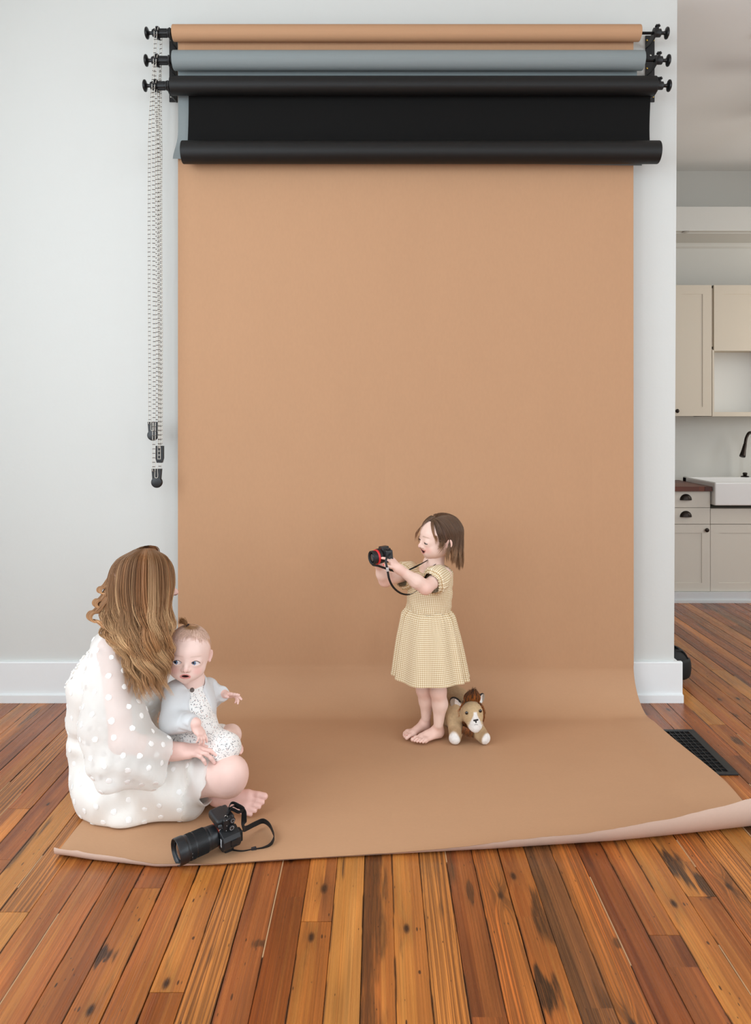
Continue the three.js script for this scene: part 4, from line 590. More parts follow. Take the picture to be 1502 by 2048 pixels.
  const D = [[ell(V(chest.x - 0.016, chest.y + 0.02, chest.z), 0.152, 0.16, 0.155), 0.0], [cap(chest.clone().addScaledVector(fwd, 0.06).addScaledVector(right, 0.06), chest.clone().addScaledVector(fwd, 0.075).addScaledVector(right, 0.03).add(V(0, -0.03, 0)), 0.10, 0.095), 0.05], [cap(V(chest.x - 0.012, chest.y - 0.02, chest.z), V(waist.x - 0.006, waist.y, waist.z), 0.144, 0.144), 0.04], [cap(V(waist.x - 0.002, waist.y + 0.02, waist.z), V(seat.x + 0.042, seat.y + 0.05, seat.z), 0.142, 0.152), 0.05],
    [ell(V(seat.x + 0.070, seat.y + 0.005, seat.z + 0.03), 0.178, 0.098, 0.195), 0.05], [cap(hipR.clone().add(V(-0.03, -0.012, 0.0)), hem.clone().add(V(0.02, -0.005, 0)), 0.118, 0.088), 0.05], [cap(hipR.clone().add(V(0.02, -0.06, 0.055)), hem.clone().add(V(-0.0, -0.085, -0.01)), 0.070, 0.036), 0.05], [cap(hipL, hipL.clone().lerp(kneeL, 0.72), 0.11, 0.085), 0.05],
    [cap(waist.clone().addScaledVector(fwd, 0.10).add(V(0, -0.08, 0)), hem.clone().add(V(-0.02, 0.035, -0.1)), 0.09, 0.06), 0.06]];
  const dressBody = blend(D);
  const neckline = (x) => Math.min(0.598 + 0.01 * (x + 0.9), 0.598 + 1.5 * (x + 0.968));
  const hemAt = (x, y, z) => (x - hem.x) * tdir.x + (y - hem.y) * tdir.y + (z - hem.z) * tdir.z + 0.005 * Math.sin(70 * y) + 0.002 * Math.sin(190 * y);
  const dressF = (x, y, z, band) => { let d = dressBody(x, y, z); const yy = y - waist.y; d += 0.012 * Math.exp(-(((yy - 0.0) / 0.022) ** 2));
    const gather = yy < 0.02 ? Math.exp(-(((yy + 0.05) / 0.07) ** 2)) : 0.4 * Math.exp(-(((yy - 0.05) / 0.05) ** 2)); d += 0.0050 * gather * Math.sin(105 * (x - z * 0.3) + 6 * vnoise3(x * 9, y * 6, z * 9, 5));
    const low = sstep(0.34, 0.15, y); d += low * (0.010 * Math.sin(44 * (x * 0.6 + y * 0.8) + 5 * vnoise3(x * 6, y * 6, z * 6, 8)) * sstep(-1.0, -0.8, x)); d += fabricNoise(x, y, z);
    const cutP = hemAt(x, y, z); if (band) return Math.max(d, cutP - 0.052, -cutP - 0.012, -d - 0.006); if (z > -2.78) d = smax(d, cutP, 0.004);
    // neckline off the shoulders
    d = smax(d, (y - neckline(x)) * 0.6, 0.008);
    return smax(d, 0.0045 - y, 0.02); };
  const cloth = tex(256, 256, (u, v) => 128 + 50 * (((Math.floor(u * 128) + Math.floor(v * 128)) % 2) - 0.5) + 60 * (fbm(u * 30, v * 30, 61, 2) - 0.5), false);
  const dressMat = phys(0xf1ede6, 0.8, { bumpMap: cloth, bumpScale: 0.0004, sheen: 0.3, sheenColor: new THREE.Color(1, 1, 1) });
  const dg = sculpt(dressF, V(-1.28, -0.01, -3.1), V(-0.40, 0.68, -2.30), 0.0055);
  mesh('dress', clothUV(dg.clone(), 8), dressMat, w);
  // sheer hem band past the lining
  const hemG = sculpt((x, y, z) => Math.max(dressF(x, y, z, true), 0.006 - y), hem.clone().add(V(-0.14, -0.2, -0.16)), hem.clone().add(V(0.16, 0.14, 0.16)), 0.0019);
  const sheerMat = phys(0xfbf9f4, 0.8, { transparent: true, opacity: 0.46, bumpMap: cloth, bumpScale: 0.0003 });
  // ---- full sheer sleeve from the dropped shoulder to the cuff
  const sl = [shR.clone().add(V(-0.008, 0.004, -0.010)), shR.clone().lerp(elR, 0.35).add(V(-0.022, 0.0, 0.0)), shR.clone().lerp(elR, 0.75).add(V(-0.018, -0.01, 0.01)), elR.clone().add(V(0.01, -0.045, 0.0)), elR.clone().lerp(wrR, 0.45).add(V(0.01, -0.035, 0.0)), elR.clone().lerp(wrR, 0.80).add(V(0.0, 0.005, 0.01))], sr = [0.070, 0.078, 0.092, 0.096, 0.084, 0.046];
  const slF0 = blend(chainOf(sl, sr).map((f) => [f, 0.05])), cuffD = wrR.clone().sub(elR).normalize(), cuffP = elR.clone().lerp(wrR, 0.90), slIn = cap(elR.clone().lerp(wrR, 0.55), wrR.clone().addScaledVector(cuffD, 0.1), 0.040, 0.036);
  const sleeveF = (x, y, z) => { let d = slF0(x, y, z); const t = clamp((shR.y - y) / 0.33, 0, 1); d += 0.012 * t * Math.sin(42 * (x * 0.8 - z * 0.3) + 18 * y * t + 4 * vnoise3(x * 6, y * 4, z * 6, 12)) + 0.005 * (vnoise3(x * 12, y * 7, z * 12, 14) - 0.5); const sag = sstep(0.33, 0.2, y); d += sag * 0.005 * Math.sin(60 * (y + 0.5 * (x - elR.x) ** 2 * 10)); d = smax(d, (x - cuffP.x) * cuffD.x + (y - cuffP.y) * cuffD.y + (z - cuffP.z) * cuffD.z, 0.006); d = smax(d, y - (shR.y + 0.072 + (x - shR.x) * 0.3), 0.015); return smax(d, -slIn(x, y, z), 0.005); };
  const sg = sculpt(sleeveF, V(-1.12, 0.08, -2.75), V(-0.62, 0.72, -2.22), 0.0055);
  mesh('sleeve', clothUV(sg.clone(), 8), sheerMat, w); mesh('sheer_hem', clothUV(hemG, 8), sheerMat, w);
  const sl2 = chainOf([shL, shL.clone().lerp(elL, 0.5), elL, elL.clone().lerp(wrL, 0.7)], [0.075, 0.10, 0.09, 0.05]).map((f) => [f, 0.04]);
  mesh('sleeve', clothUV(sculpt((x, y, z) => smax(blend(sl2)(x, y, z), y - (shL.y - 0.035), 0.01), V(-1.2, 0.1, -3.05), V(-0.65, 0.72, -2.6), 0.009), 8), sheerMat, w);
  // ---- ruffled neckline edge
const frill = []; { const p = dg.attributes.position, rf = rng(9); for (let i = 0; i < p.count; i++) { const x = p.getX(i), y = p.getY(i), z = p.getZ(i); if (Math.abs((y - neckline(x)) * 0.6) < 0.004 && x < -0.80 && rf() < 0.16) { const q = new THREE.IcosahedronGeometry(0.0032 + 0.003 * rf(), 0); q.scale(1, 0.8 + rf(), 1); q.rotateX(rf() * 3).rotateZ(rf() * 3); frill.push(q.translate(x, y + 0.002, z)); } } }
  if (frill.length) stuff(mesh('neckline_frill', join(frill), dressMat, w));
  // ---- woven dots: small raised tufts spread over dress and sleeve
  const R = rng(77), dots = [], placed = [];
  const dotBase = new THREE.IcosahedronGeometry(1, 1);
  for (const [g, sp, keep] of [[sg, 0.047, () => true], [dg, 0.050, (x, y, z) => sleeveF(x, y, z) > 0.012 && bodyF(x, y, z) > 0.003]]) {
    const p = g.attributes.position, n = g.attributes.normal, order = [...Array(p.count).keys()]; for (let i = order.length - 1; i > 0; i--) { const j = Math.floor(R() * (i + 1)); [order[i], order[j]] = [order[j], order[i]]; }
    for (const i of order) { const q = V(p.getX(i), p.getY(i), p.getZ(i)); if (q.y < 0.012 || !keep(q.x, q.y, q.z) || placed.some((o) => o.distanceToSquared(q) < sp * sp)) continue; placed.push(q);
      const nn = V(n.getX(i), n.getY(i), n.getZ(i)).normalize(), b = dotBase.clone(), bp = b.attributes.position, r = 0.0086 + 0.0014 * R(); for (let k = 0; k < bp.count; k++) { const s = 0.85 + 0.3 * hash2(Math.round(bp.getX(k) * 50), Math.round(bp.getY(k) * 50 + bp.getZ(k) * 999), i); bp.setXYZ(k, bp.getX(k) * r * s, bp.getY(k) * 0.0013 * s, bp.getZ(k) * r * s); }
      b.computeVertexNormals(); b.applyQuaternion(new THREE.Quaternion().setFromUnitVectors(V(0, 1, 0), nn)); b.translate(q.x + nn.x * 0.0006, q.y + nn.y * 0.0006, q.z + nn.z * 0.0006); dots.push(b); }
  }
  stuff(mesh('dress_dots', join(dots), phys(0xfcfbf8, 0.85, { sheen: 0.5, sheenColor: new THREE.Color(1, 1, 1) }), w));

  // ---- hair
  const H = new Hair(), r = rng(4242), roots = lin(122, 86, 56), mid = lin(146, 104, 68), tip = lin(204, 160, 114), pale = lin(228, 190, 142), copper = lin(168, 108, 60);
  const G = (l) => l.map(([x, y, d]) => at(x, y, d));
  const guides = [
    G([[270, 1101, 2.64], [230, 1128, 2.62], [217, 1166, 2.60], [212, 1205, 2.57], [202, 1240, 2.545], [210, 1264, 2.52], [234, 1280, 2.485], [256, 1296, 2.46]]),
    G([[276, 1099, 2.61], [238, 1126, 2.57], [229, 1168, 2.545], [231, 1210, 2.53], [236, 1250, 2.50], [252, 1290, 2.465], [254, 1335, 2.45], [256, 1400, 2.44]]),
    G([[282, 1098, 2.60], [254, 1122, 2.535], [246, 1168, 2.51], [250, 1215, 2.495], [262, 1262, 2.475], [262, 1310, 2.455], [266, 1355, 2.44], [262, 1416, 2.43]]),
    G([[290, 1097, 2.60], [278, 1120, 2.52], [274, 1168, 2.495], [278, 1215, 2.48], [288, 1262, 2.465], [284, 1312, 2.45], [290, 1358, 2.43], [288, 1420, 2.425]]),
    G([[297, 1097, 2.60], [302, 1119, 2.525], [303, 1168, 2.50], [303, 1215, 2.48], [306, 1262, 2.465], [300, 1310, 2.455], [306, 1350, 2.45], [310, 1404, 2.45]]),
    G([[303, 1097, 2.61], [324, 1118, 2.55], [330, 1168, 2.53], [327, 1215, 2.505], [326, 1262, 2.48], [320, 1305, 2.47], [322, 1345, 2.46], [332, 1404, 2.455]]),
    G([[306, 1098, 2.63], [334, 1124, 2.60], [341, 1165, 2.585], [333, 1212, 2.55], [337, 1255, 2.50], [332, 1300, 2.485], [328, 1338, 2.475], [334, 1394, 2.465]]),
  ];
  const capF = blend([[ell(headC.clone().add(V(-0.03, 0.022, 0)), 0.078, 0.084, 0.078), 0.02], [cap(headC.clone().add(V(-0.04, 0.0, 0)), headC.clone().add(V(-0.045, -0.13, 0.01)), 0.058, 0.05), 0.05], ...[0.25, 0.5, 0.70].flatMap((q) => chainOf(alongGuides(guides, q).slice(2, 7).map((p) => p.clone().add(V(0, 0, -0.048))), [0.026, 0.028, 0.028, 0.024, 0.016]).map((f) => [f, 0.03]))]);
  const locks = 92;
  for (let l = 0; l < locks; l++) {
    const s = (l + 0.5 * r()) / locks, layer = Math.pow(r(), 1.5), base = alongGuides(guides, s), ph = r() * 6.28, tone = r(), hi = r() < 0.30 ? 1 : 0, wl = 3.0 + r() * 0.9, cut = 0.86 + 0.14 * r();
    const N = 30, cv = new THREE.CatmullRomCurve3(base, false, 'centripetal'), center = [];
    for (let k = 0; k <= N; k++) { const t = k / N * cut, p = cv.getPoint(t), a = 0.0185 * sstep(0.36, 0.72, t); const w2 = Math.sin(t * wl * 6.28 + ph * 0.35 + Math.floor(s * 9) * 1.9); p.x += a * w2; p.z += a * 0.8 * Math.cos(t * wl * 6.28 + ph * 0.35 + Math.floor(s * 9) * 1.9); p.z -= layer * 0.05 * sstep(0, 0.25, t) * (1 - 0.5 * t); if (p.z > 0) p.z = 0; center.push(p); }
    const cl = 0.0085 + 0.005 * r();
    for (let q = 0; q < 46; q++) { const a = r() * 6.28, rr = Math.sqrt(r()) * cl, ox = Math.cos(a) * rr * 1.25, oz = Math.sin(a) * rr * 0.8, st = r(), f1 = r() * 6.28, end = 1 - 0.12 * r() * r() * 2;
      const pts = center.slice(0, Math.max(8, Math.round((N + 1) * end))).map((p, k) => { const t = k / N, g = (0.45 + 0.75 * Math.sin(Math.min(1, t * 1.4) * Math.PI * 0.5)) * (1 - 0.55 * sstep(0.7, 1, t)), fz = 0.0015 * Math.sin(t * 21 + f1) * t; return V(p.x + ox * g + fz, p.y + 0.004 * (st - 0.5) * t, p.z + oz * g); });
      const light = hi * 0.35 + (st - 0.5) * 0.12 + (tone - 0.5) * 0.45;
      H.strand(pts, 0.0009, 0.0007, (t) => { let c = mixc(roots, mid, sstep(0.05, 0.38, t)); c = mixc(c, tip, sstep(0.35, 0.92, t) * (0.55 + 0.45 * tone)); if (hi) c = mixc(c, pale, 0.38 * sstep(0.08, 0.5, t)); if (tone > 0.72 && !hi) c = mixc(c, copper, 0.3); const m = 1 + light * 0.35; return [c[0] * m, c[1] * m, c[2] * m]; }, 3, 27); }
  }
  // far side of the head: shorter layers that close the shape
  for (let l = 0; l < 46; l++) { const s = 0.5 * (l + 0.5) / 46, b = alongGuides(guides, s).slice(0, 5), tone = r();
    for (let q = 0; q < 12; q++) { const ox = (r() - 0.5) * 0.02, oz = (r() - 0.5) * 0.02; H.strand(b.map((p, k) => { const zc = headC.z - 0.01; return V(p.x * 1 + ox * (k > 0 ? 1 : 0.4), p.y + 0.003 * r(), zc - (p.z - zc) * (k < 1 ? 0.5 : k < 3 ? 0.74 : 0.6) + oz * (k > 0 ? 1 : 0.3)); }), 0.0017, 0.0012, (t) => { const c = mixc(roots, mid, sstep(0.1, 0.7, t)); const m = 0.85 + 0.4 * tone; return [c[0] * m, c[1] * m, c[2] * m]; }, 4, 20); } }
  const under = sculpt(capF, headC.clone().add(V(-0.2, -0.42, -0.14)), headC.clone().add(V(0.16, 0.16, 0.26)), 0.006, (x, y) => mixc(roots, mid, sstep(0.75, 0.6, y)));
  // curls resting on the back
  for (const [cx, cy, cd, sgn, sz] of [[190, 1232, 2.56, 1, 1], [199, 1206, 2.58, 1, 0.8], [206, 1180, 2.60, 1, 0.6]]) for (let q = 0; q < 90; q++) { const o = at(cx, cy, cd), a0 = r() * 0.4, rr = (0.012 + 0.006 * r()) * sz, ox = (r() - 0.5) * 0.024; const root = at(236 + 8 * r(), cy - 60 * sz, cd + 0.01), pts = [root, root.clone().lerp(o, 0.55).add(V(-0.004 + ox, 0.01, ox))]; for (let k = 0; k <= 6; k++) { const a = Math.PI * 0.4 + a0 + k * 0.62; pts.push(o.clone().add(V(Math.cos(a) * rr * 1.2 + ox, Math.sin(a) * rr, 0.012 * k / 6 + ox))); } pts.push(o.clone().add(V(0.045 + 0.02 * r(), -0.018 - 0.02 * r(), 0.035)), o.clone().add(V(0.085 + 0.02 * r(), -0.045 - 0.02 * r(), 0.06))); const tone = r(); H.strand(pts, 0.0015, 0.0009, (t) => { const c = mixc(mid, mixc(copper, tip, tone), sstep(0.2, 0.8, t)); const m = 0.8 + 0.4 * tone; return [c[0] * m, c[1] * m, c[2] * m]; }, 4, 30); }
  mesh('hair', mergeGeometries([colored(H.geometry()), colored(under)]), hairMat, w);
}
// ---------------------------------------------------------------- baby on the woman's lap
{
  const b = thing('person', 'baby with a small upright ponytail and pale cardigan sitting in the woman\'s lap', 'person');
  const SK = lin(246, 216, 205), BL = lin(240, 180, 170);
  const headC = at(377, 1306, 2.60), neck = at(386, 1362, 2.62), chest = at(386, 1405, 2.63), hip = at(392, 1480, 2.64);
  const shR = at(352, 1384, 2.585), elR = at(341, 1442, 2.545), wrR = at(384, 1447, 2.50), shL = at(416, 1378, 2.69), elL = at(420, 1397, 2.745), wrL = at(441, 1389, 2.70);
  const hipR = at(378, 1492, 2.60), kneeR = at(452, 1497, 2.54), hipL = at(408, 1485, 2.70), kneeL = at(462, 1470, 2.72), ankL = at(452, 1474, 2.60), ankR = at(424, 1512, 2.64);
  const bodyF = blend([[cap(neck, headC, 0.036, 0.04), 0.02], [cap(chest, neck, 0.05, 0.034), 0.03], [cap(hip, chest, 0.06, 0.055), 0.03], [cap(shR, elR, 0.026, 0.024), 0.02], [cap(elR, wrR, 0.024, 0.02), 0.02], [cap(shL, elL, 0.026, 0.024), 0.02], [cap(elL, wrL, 0.024, 0.019), 0.02], [cap(hipR, kneeR, 0.042, 0.034), 0.02], [cap(kneeR, ankR, 0.034, 0.026), 0.02], [cap(hipL, kneeL, 0.042, 0.034), 0.02], [cap(kneeL, ankL, 0.033, 0.024), 0.02]]);
  const skinC = (x, y, z) => tint(SK, x, y, z, 0.05);
  const body = sculpt(bodyF, V(-0.82, 0.10, -2.82), V(-0.44, 0.58, -2.44), 0.0055, skinC);
  const H = 0.182, M = placeHead(headC, 0.165, 0.04, -0.09);
  const head = headGeometry({ M, H, cell: 0.0017, skin: SK, blush: BL, lips: lin(216, 130, 124), brow: lin(176, 138, 112), browAmt: 0.13, iris: lin(96, 132, 170), irisSize: 0.46, gaze: [-0.42, -0.02], mouth: { w: 0.080, h: 0.021, y: -0.300, z: 0.385, up: -0.012 }, eye: { open: 0.043, w: 0.082, lash: 0.0045 } });
  // hands
  const hr = handParts({ wrist: wrR.clone().add(V(0.004, -0.001, 0)), dir: V(0.66, -0.70, 0.25), palm: V(-0.45, -0.75, -0.2), L: 0.082, side: 1, plump: 1.2, curl: [0.25, 0.4, 0.5, 0.55], spread: 0.1, thumb: [0.6, 0.3] });
  const hl = handParts({ wrist: wrL.clone().add(V(0.006, 0, 0)), dir: V(0.93, 0.08, 0.30), palm: V(-0.1, -0.85, 0.45), L: 0.088, side: -1, plump: 1.22, curl: [0.05, 0.22, 0.55, 0.7], spread: 0.17, thumb: [0.8, 0.2] });
  const mk = (el, wr, h, c) => sculpt(blend([[cap(el.clone().lerp(wr, 0.6), wr, 0.021, 0.018), 0.01], [cap(wr, wr.clone().add(V(0.012, 0, 0)), 0.0175, 0.0185), 0.012], ...h.parts]), wr.clone().add(V(-0.05, -0.10, -0.07)), wr.clone().add(V(0.12, 0.07, 0.10)), 0.0018, (x, y, z) => { let k = tint(lin(244, 205, 193), x, y, z); if (nailAt(x, y, z, h.nails)) k = lin(240, 198, 190); return k; });
  // left foot with toes showing past the romper leg
  const fl = footParts({ heel: ankL.clone().add(V(0.0, 0.0, 0.012)), L: 0.092, dir: V(0.80, -0.42, 0.42), up: V(0.35, 0.90, 0.1), side: 1 });
  const foot = sculpt(blend([[cap(kneeL.clone().lerp(ankL, 0.7), ankL, 0.025, 0.023), 0.01], ...fl.parts]), ankL.clone().add(V(-0.06, -0.08, -0.08)), ankL.clone().add(V(0.13, 0.08, 0.12)), 0.002, (x, y, z) => { let k = tint(lin(242, 198, 186), x, y, z); if (nailAt(x, y, z, fl.nails)) k = lin(240, 198, 190); return k; });
  mesh('body', fuse([body, head.g, mk(elR, wrR, hr), mk(elL, wrL, hl), foot]), skinMat(), b);
  head.eyes.forEach((e) => mesh('eye', e, eyeMat, b)); { const lm = std(0x5a4030, 0.8); head.lashes.forEach((e) => mesh('eyelash', e, lm, b)); }

  // printed romper: scattered tiny sprigs on off-white
  const R = rng(31), spr = []; for (let i = 0; i < 210; i++) spr.push([R(), R(), R() * 6.28, R()]);
  const print = tex(512, 512, (u, v) => { let c = [243, 240, 236]; for (const [a, bb, an, k] of spr) { let dx = u - a, dy = v - bb; dx -= Math.round(dx); dy -= Math.round(dy); if (Math.abs(dx) > 0.03 || Math.abs(dy) > 0.03) continue; const X = dx * Math.cos(an) + dy * Math.sin(an), Y = -dx * Math.sin(an) + dy * Math.cos(an); const leaf = (X / 0.017) ** 2 + (Y / 0.0055) ** 2 < 1 || (X / 0.006) ** 2 + ((Y - 0.010) / 0.010) ** 2 < 1; if (leaf) c = k < 0.6 ? [86, 86, 96] : k < 0.8 ? [148, 138, 140] : [196, 150, 140]; } return c; });
  const romperMat = std(0xffffff, 0.85, { map: print });
  const rompF = blend([[cap(hip, chest, 0.079, 0.066), 0.03], [cap(chest, neck, 0.064, 0.040), 0.03], [ell(hip.clone().add(V(0.015, -0.005, 0.02)), 0.088, 0.062, 0.09), 0.04], [cap(chest.clone().add(V(0.03, -0.04, 0.05)), hip.clone().add(V(0.05, 0.0, 0.05)), 0.045, 0.052), 0.04], [cap(hipR, hipR.clone().lerp(kneeR, 0.97), 0.062, 0.050), 0.03], [cap(hipL, hipL.clone().lerp(kneeL, 0.6), 0.06, 0.045), 0.03], [cap(hipR.clone().lerp(kneeR, 0.9), kneeR.clone().lerp(ankR, 0.35), 0.047, 0.046), 0.03]]);
  const rf = (x, y, z) => { let d = rompF(x, y, z); d += 0.003 * Math.sin(75 * (x * 0.5 + y) + 6 * vnoise3(x * 14, y * 14, z * 14, 3)) * sstep(0.42, 0.3, y) + 0.003 * (vnoise3(x * 30, y * 22, z * 30, 6) - 0.5); d = smax(d, y - (neck.y - 0.012 + 0.25 * (z + 2.62)), 0.004); const q = hipR.clone(); return d; };
  mesh('romper', clothUV(sculpt(rf, V(-0.82, 0.09, -2.84), V(-0.42, 0.56, -2.42), 0.004), 10), romperMat, b);
  // knitted cardigan, open at the front
  const knit = tex(128, 128, (u, v) => 128 + 80 * Math.sin(u * Math.PI * 2 * 32) * Math.sin(v * Math.PI * 2 * 32) , false);
  const cardMat = std(0xdcdedf, 0.9, { bumpMap: knit, bumpScale: 0.0006 });
  const fdir = V(0.70, 0, 0.71), open0 = chest.clone();
  const cardF = blend([[cap(hip.clone().add(V(-0.012, 0.045, -0.005)), chest.clone().add(V(-0.006, 0, -0.003)), 0.086, 0.078), 0.03], [cap(chest, neck.clone().add(V(0, -0.012, 0)), 0.074, 0.050), 0.03]]), cardArms = blend([[cap(shR, elR, 0.041, 0.038), 0.03], [cap(elR, wrR.clone().lerp(elR, -0.25), 0.038, 0.030), 0.02], [cap(shL, elL, 0.040, 0.036), 0.03], [cap(elL, wrL.clone().lerp(elL, -0.25), 0.036, 0.028), 0.02]]);
  const cut = chainOf([neck.clone().add(V(0.026, 0.03, 0.06)), chest.clone().add(V(0.05, 0.01, 0.085)), hip.clone().add(V(0.085, 0.01, 0.09)), hip.clone().add(V(0.09, -0.1, 0.10))], [0.036, 0.042, 0.080, 0.1]), cutF = blend(cut.map((f) => [f, 0.03])), neckHole = cap(neck.clone().add(V(0.004, -0.004, 0.012)), headC, 0.040, 0.05);
  const wEnd = (wr, el) => { const d = wr.clone().sub(el).normalize(); return (x, y, z) => Math.max((x - wr.x) * d.x + (y - wr.y) * d.y + (z - wr.z) * d.z - 0.002, Math.hypot(x - wr.x, y - wr.y, z - wr.z) - 0.05); };
  const c1 = wEnd(wrR, elR), c2 = wEnd(wrL, elL), dR = wrR.clone().sub(elR).normalize(), dL = wrL.clone().sub(elL).normalize();
  const rib = (x, y, z, wr, d) => { const t = (x - wr.x) * d.x + (y - wr.y) * d.y + (z - wr.z) * d.z, rr = Math.hypot(x - wr.x - d.x * t, y - wr.y - d.y * t, z - wr.z - d.z * t); return t > -0.03 && rr < 0.045 ? 0.0009 * Math.sin(260 * (y + z * 0.7 + x * 0.3)) + 0.0015 : 0; };
  const cf = (x, y, z) => { let d = smax(cardF(x, y, z), -cutF(x, y, z), 0.008); d = smin(d, cardArms(x, y, z), 0.022); d += 0.004 * Math.sin(70 * (x * 0.5 - y * 0.8) + 5 * vnoise3(x * 12, y * 12, z * 12, 4)) * sstep(0.40, 0.34, y) * sstep(-0.60, -0.64, x) + 0.003 * (vnoise3(x * 26, y * 20, z * 26, 8) - 0.5) + rib(x, y, z, wrR, dR) + rib(x, y, z, wrL, dL);
    d = smax(d, -neckHole(x, y, z), 0.006); const e1 = (x - wrR.x) * dR.x + (y - wrR.y) * dR.y + (z - wrR.z) * dR.z - 0.010; if (Math.hypot(x - wrR.x, y - wrR.y, z - wrR.z) < 0.075) d = smax(d, e1, 0.004); const e2 = (x - wrL.x) * dL.x + (y - wrL.y) * dL.y + (z - wrL.z) * dL.z - 0.020; if (Math.hypot(x - wrL.x, y - wrL.y, z - wrL.z) < 0.062) d = smax(d, e2, 0.004); d = smax(d, (hip.y + 0.022) - y, 0.006); return d; };
  mesh('cardigan', clothUV(sculpt(cf, V(-0.84, 0.16, -2.84), V(-0.46, 0.54, -2.42), 0.0032), 20), cardMat, b);
  const bt = lathe([[0, 0.003], [0.0035, 0.0022], [0.005, 0.004], [0.0075, 0.0036], [0.0078, 0.001], [0, 0]], 20).applyQuaternion(new THREE.Quaternion().setFromUnitVectors(V(0, 1, 0), V(0.35, 0.25, 0.9).normalize())); const bp = at(384, 1380, 2.55); mesh('button', bt.translate(bp.x, bp.y, bp.z), std(0x5a4a42, 0.3), b);
  // fine short hair combed up to a tuft
  const hr2 = new Hair(), r = rng(900), dark = lin(140, 100, 66), lightc = lin(190, 146, 98), top = V(-0.055, 0.512, 0.02);
  const toW = (p) => p.clone().multiplyScalar(H).applyMatrix4(M);
  for (let i = 0; i < 1300; i++) { const az = r() * Math.PI * 2, fr = Math.sin(az), low = fr > 0 ? mixn(0.36, 0.22, Math.abs(Math.cos(az))) : mixn(-0.28, 0.0, Math.abs(Math.cos(az))), t0 = r(); let y0 = mixn(low + 0.10 * (r() - 0.35), 0.46, t0);
    const pts = []; for (let k = 0; k <= 7; k++) { const t = k / 7, y = mixn(y0, top.y - 0.010, 1 - Math.pow(1 - t, 1.3)), a = (y - 0.085) / 0.424, ring = Math.sqrt(Math.max(0, 1 - a * a)); const o = 0.014 * sstep(0, 0.35, t) - 0.004, cx = Math.cos(az) * (0.405 + o) * ring, cz = Math.sin(az) * (0.465 + o) * ring - 0.07; pts.push(toW(V(mixn(cx, top.x, t ** 3), y + 0.006, mixn(cz, top.z, t ** 3)))); }
    const tn = r(); hr2.strand(pts, 0.0008, 0.0008, (t) => { const c = mixc(lightc, dark, 0.15 + 0.45 * tn + 0.4 * t); return mixc(c, lin(238, 204, 188), 0.95 * sstep(0.62, 0.05, t)); }, 3, 10); }
  const tieP = toW(top), tuft = at(364, 1240, 2.60);
  for (let i = 0; i < 150; i++) { const e = tuft.clone().add(V((r() - 0.5) * 0.024 - 0.004, (r() - 0.5) * 0.022, (r() - 0.5) * 0.02)); hr2.strand([tieP.clone().add(V((r() - 0.5) * 0.006, -0.004, (r() - 0.5) * 0.006)), tieP.clone().lerp(e, 0.4).add(V((r() - 0.5) * 0.006, 0.004, (r() - 0.5) * 0.006)), e], 0.0008, 0.0005, (t) => mixc(dark, lin(150, 104, 60), t), 3, 8); }
  const scalp = sculpt((x, y, z) => Math.max(ell(V(0, 0.085, -0.07), 0.409, 0.419, 0.469)(x, y, z), mixn(0.325, -0.30, sstep(0.25, -0.25, z)) + 0.02 * Math.sin(x * 9) - y), V(-0.5, -0.5, -0.6), V(0.5, 0.55, 0.5), 0.014, (x, y, z) => mixc(SK, lin(206, 164, 134), sstep(0.02, 0.18, y - mixn(0.325, -0.30, sstep(0.25, -0.25, z))))); scalp.scale(H, H, H); scalp.applyMatrix4(M); scalp.computeVertexNormals();
  mesh('hair', mergeGeometries([colored(hr2.geometry()), colored(scalp)]), hairMat, b);
  mesh('hair_tie', new THREE.TorusGeometry(0.0042, 0.0022, 8, 18).applyQuaternion(new THREE.Quaternion().setFromUnitVectors(V(0, 0, 1), tuft.clone().sub(tieP).normalize())).translate(tieP.x, tieP.y + 0.005, tieP.z), std(0x2a2022, 0.8), b);
}
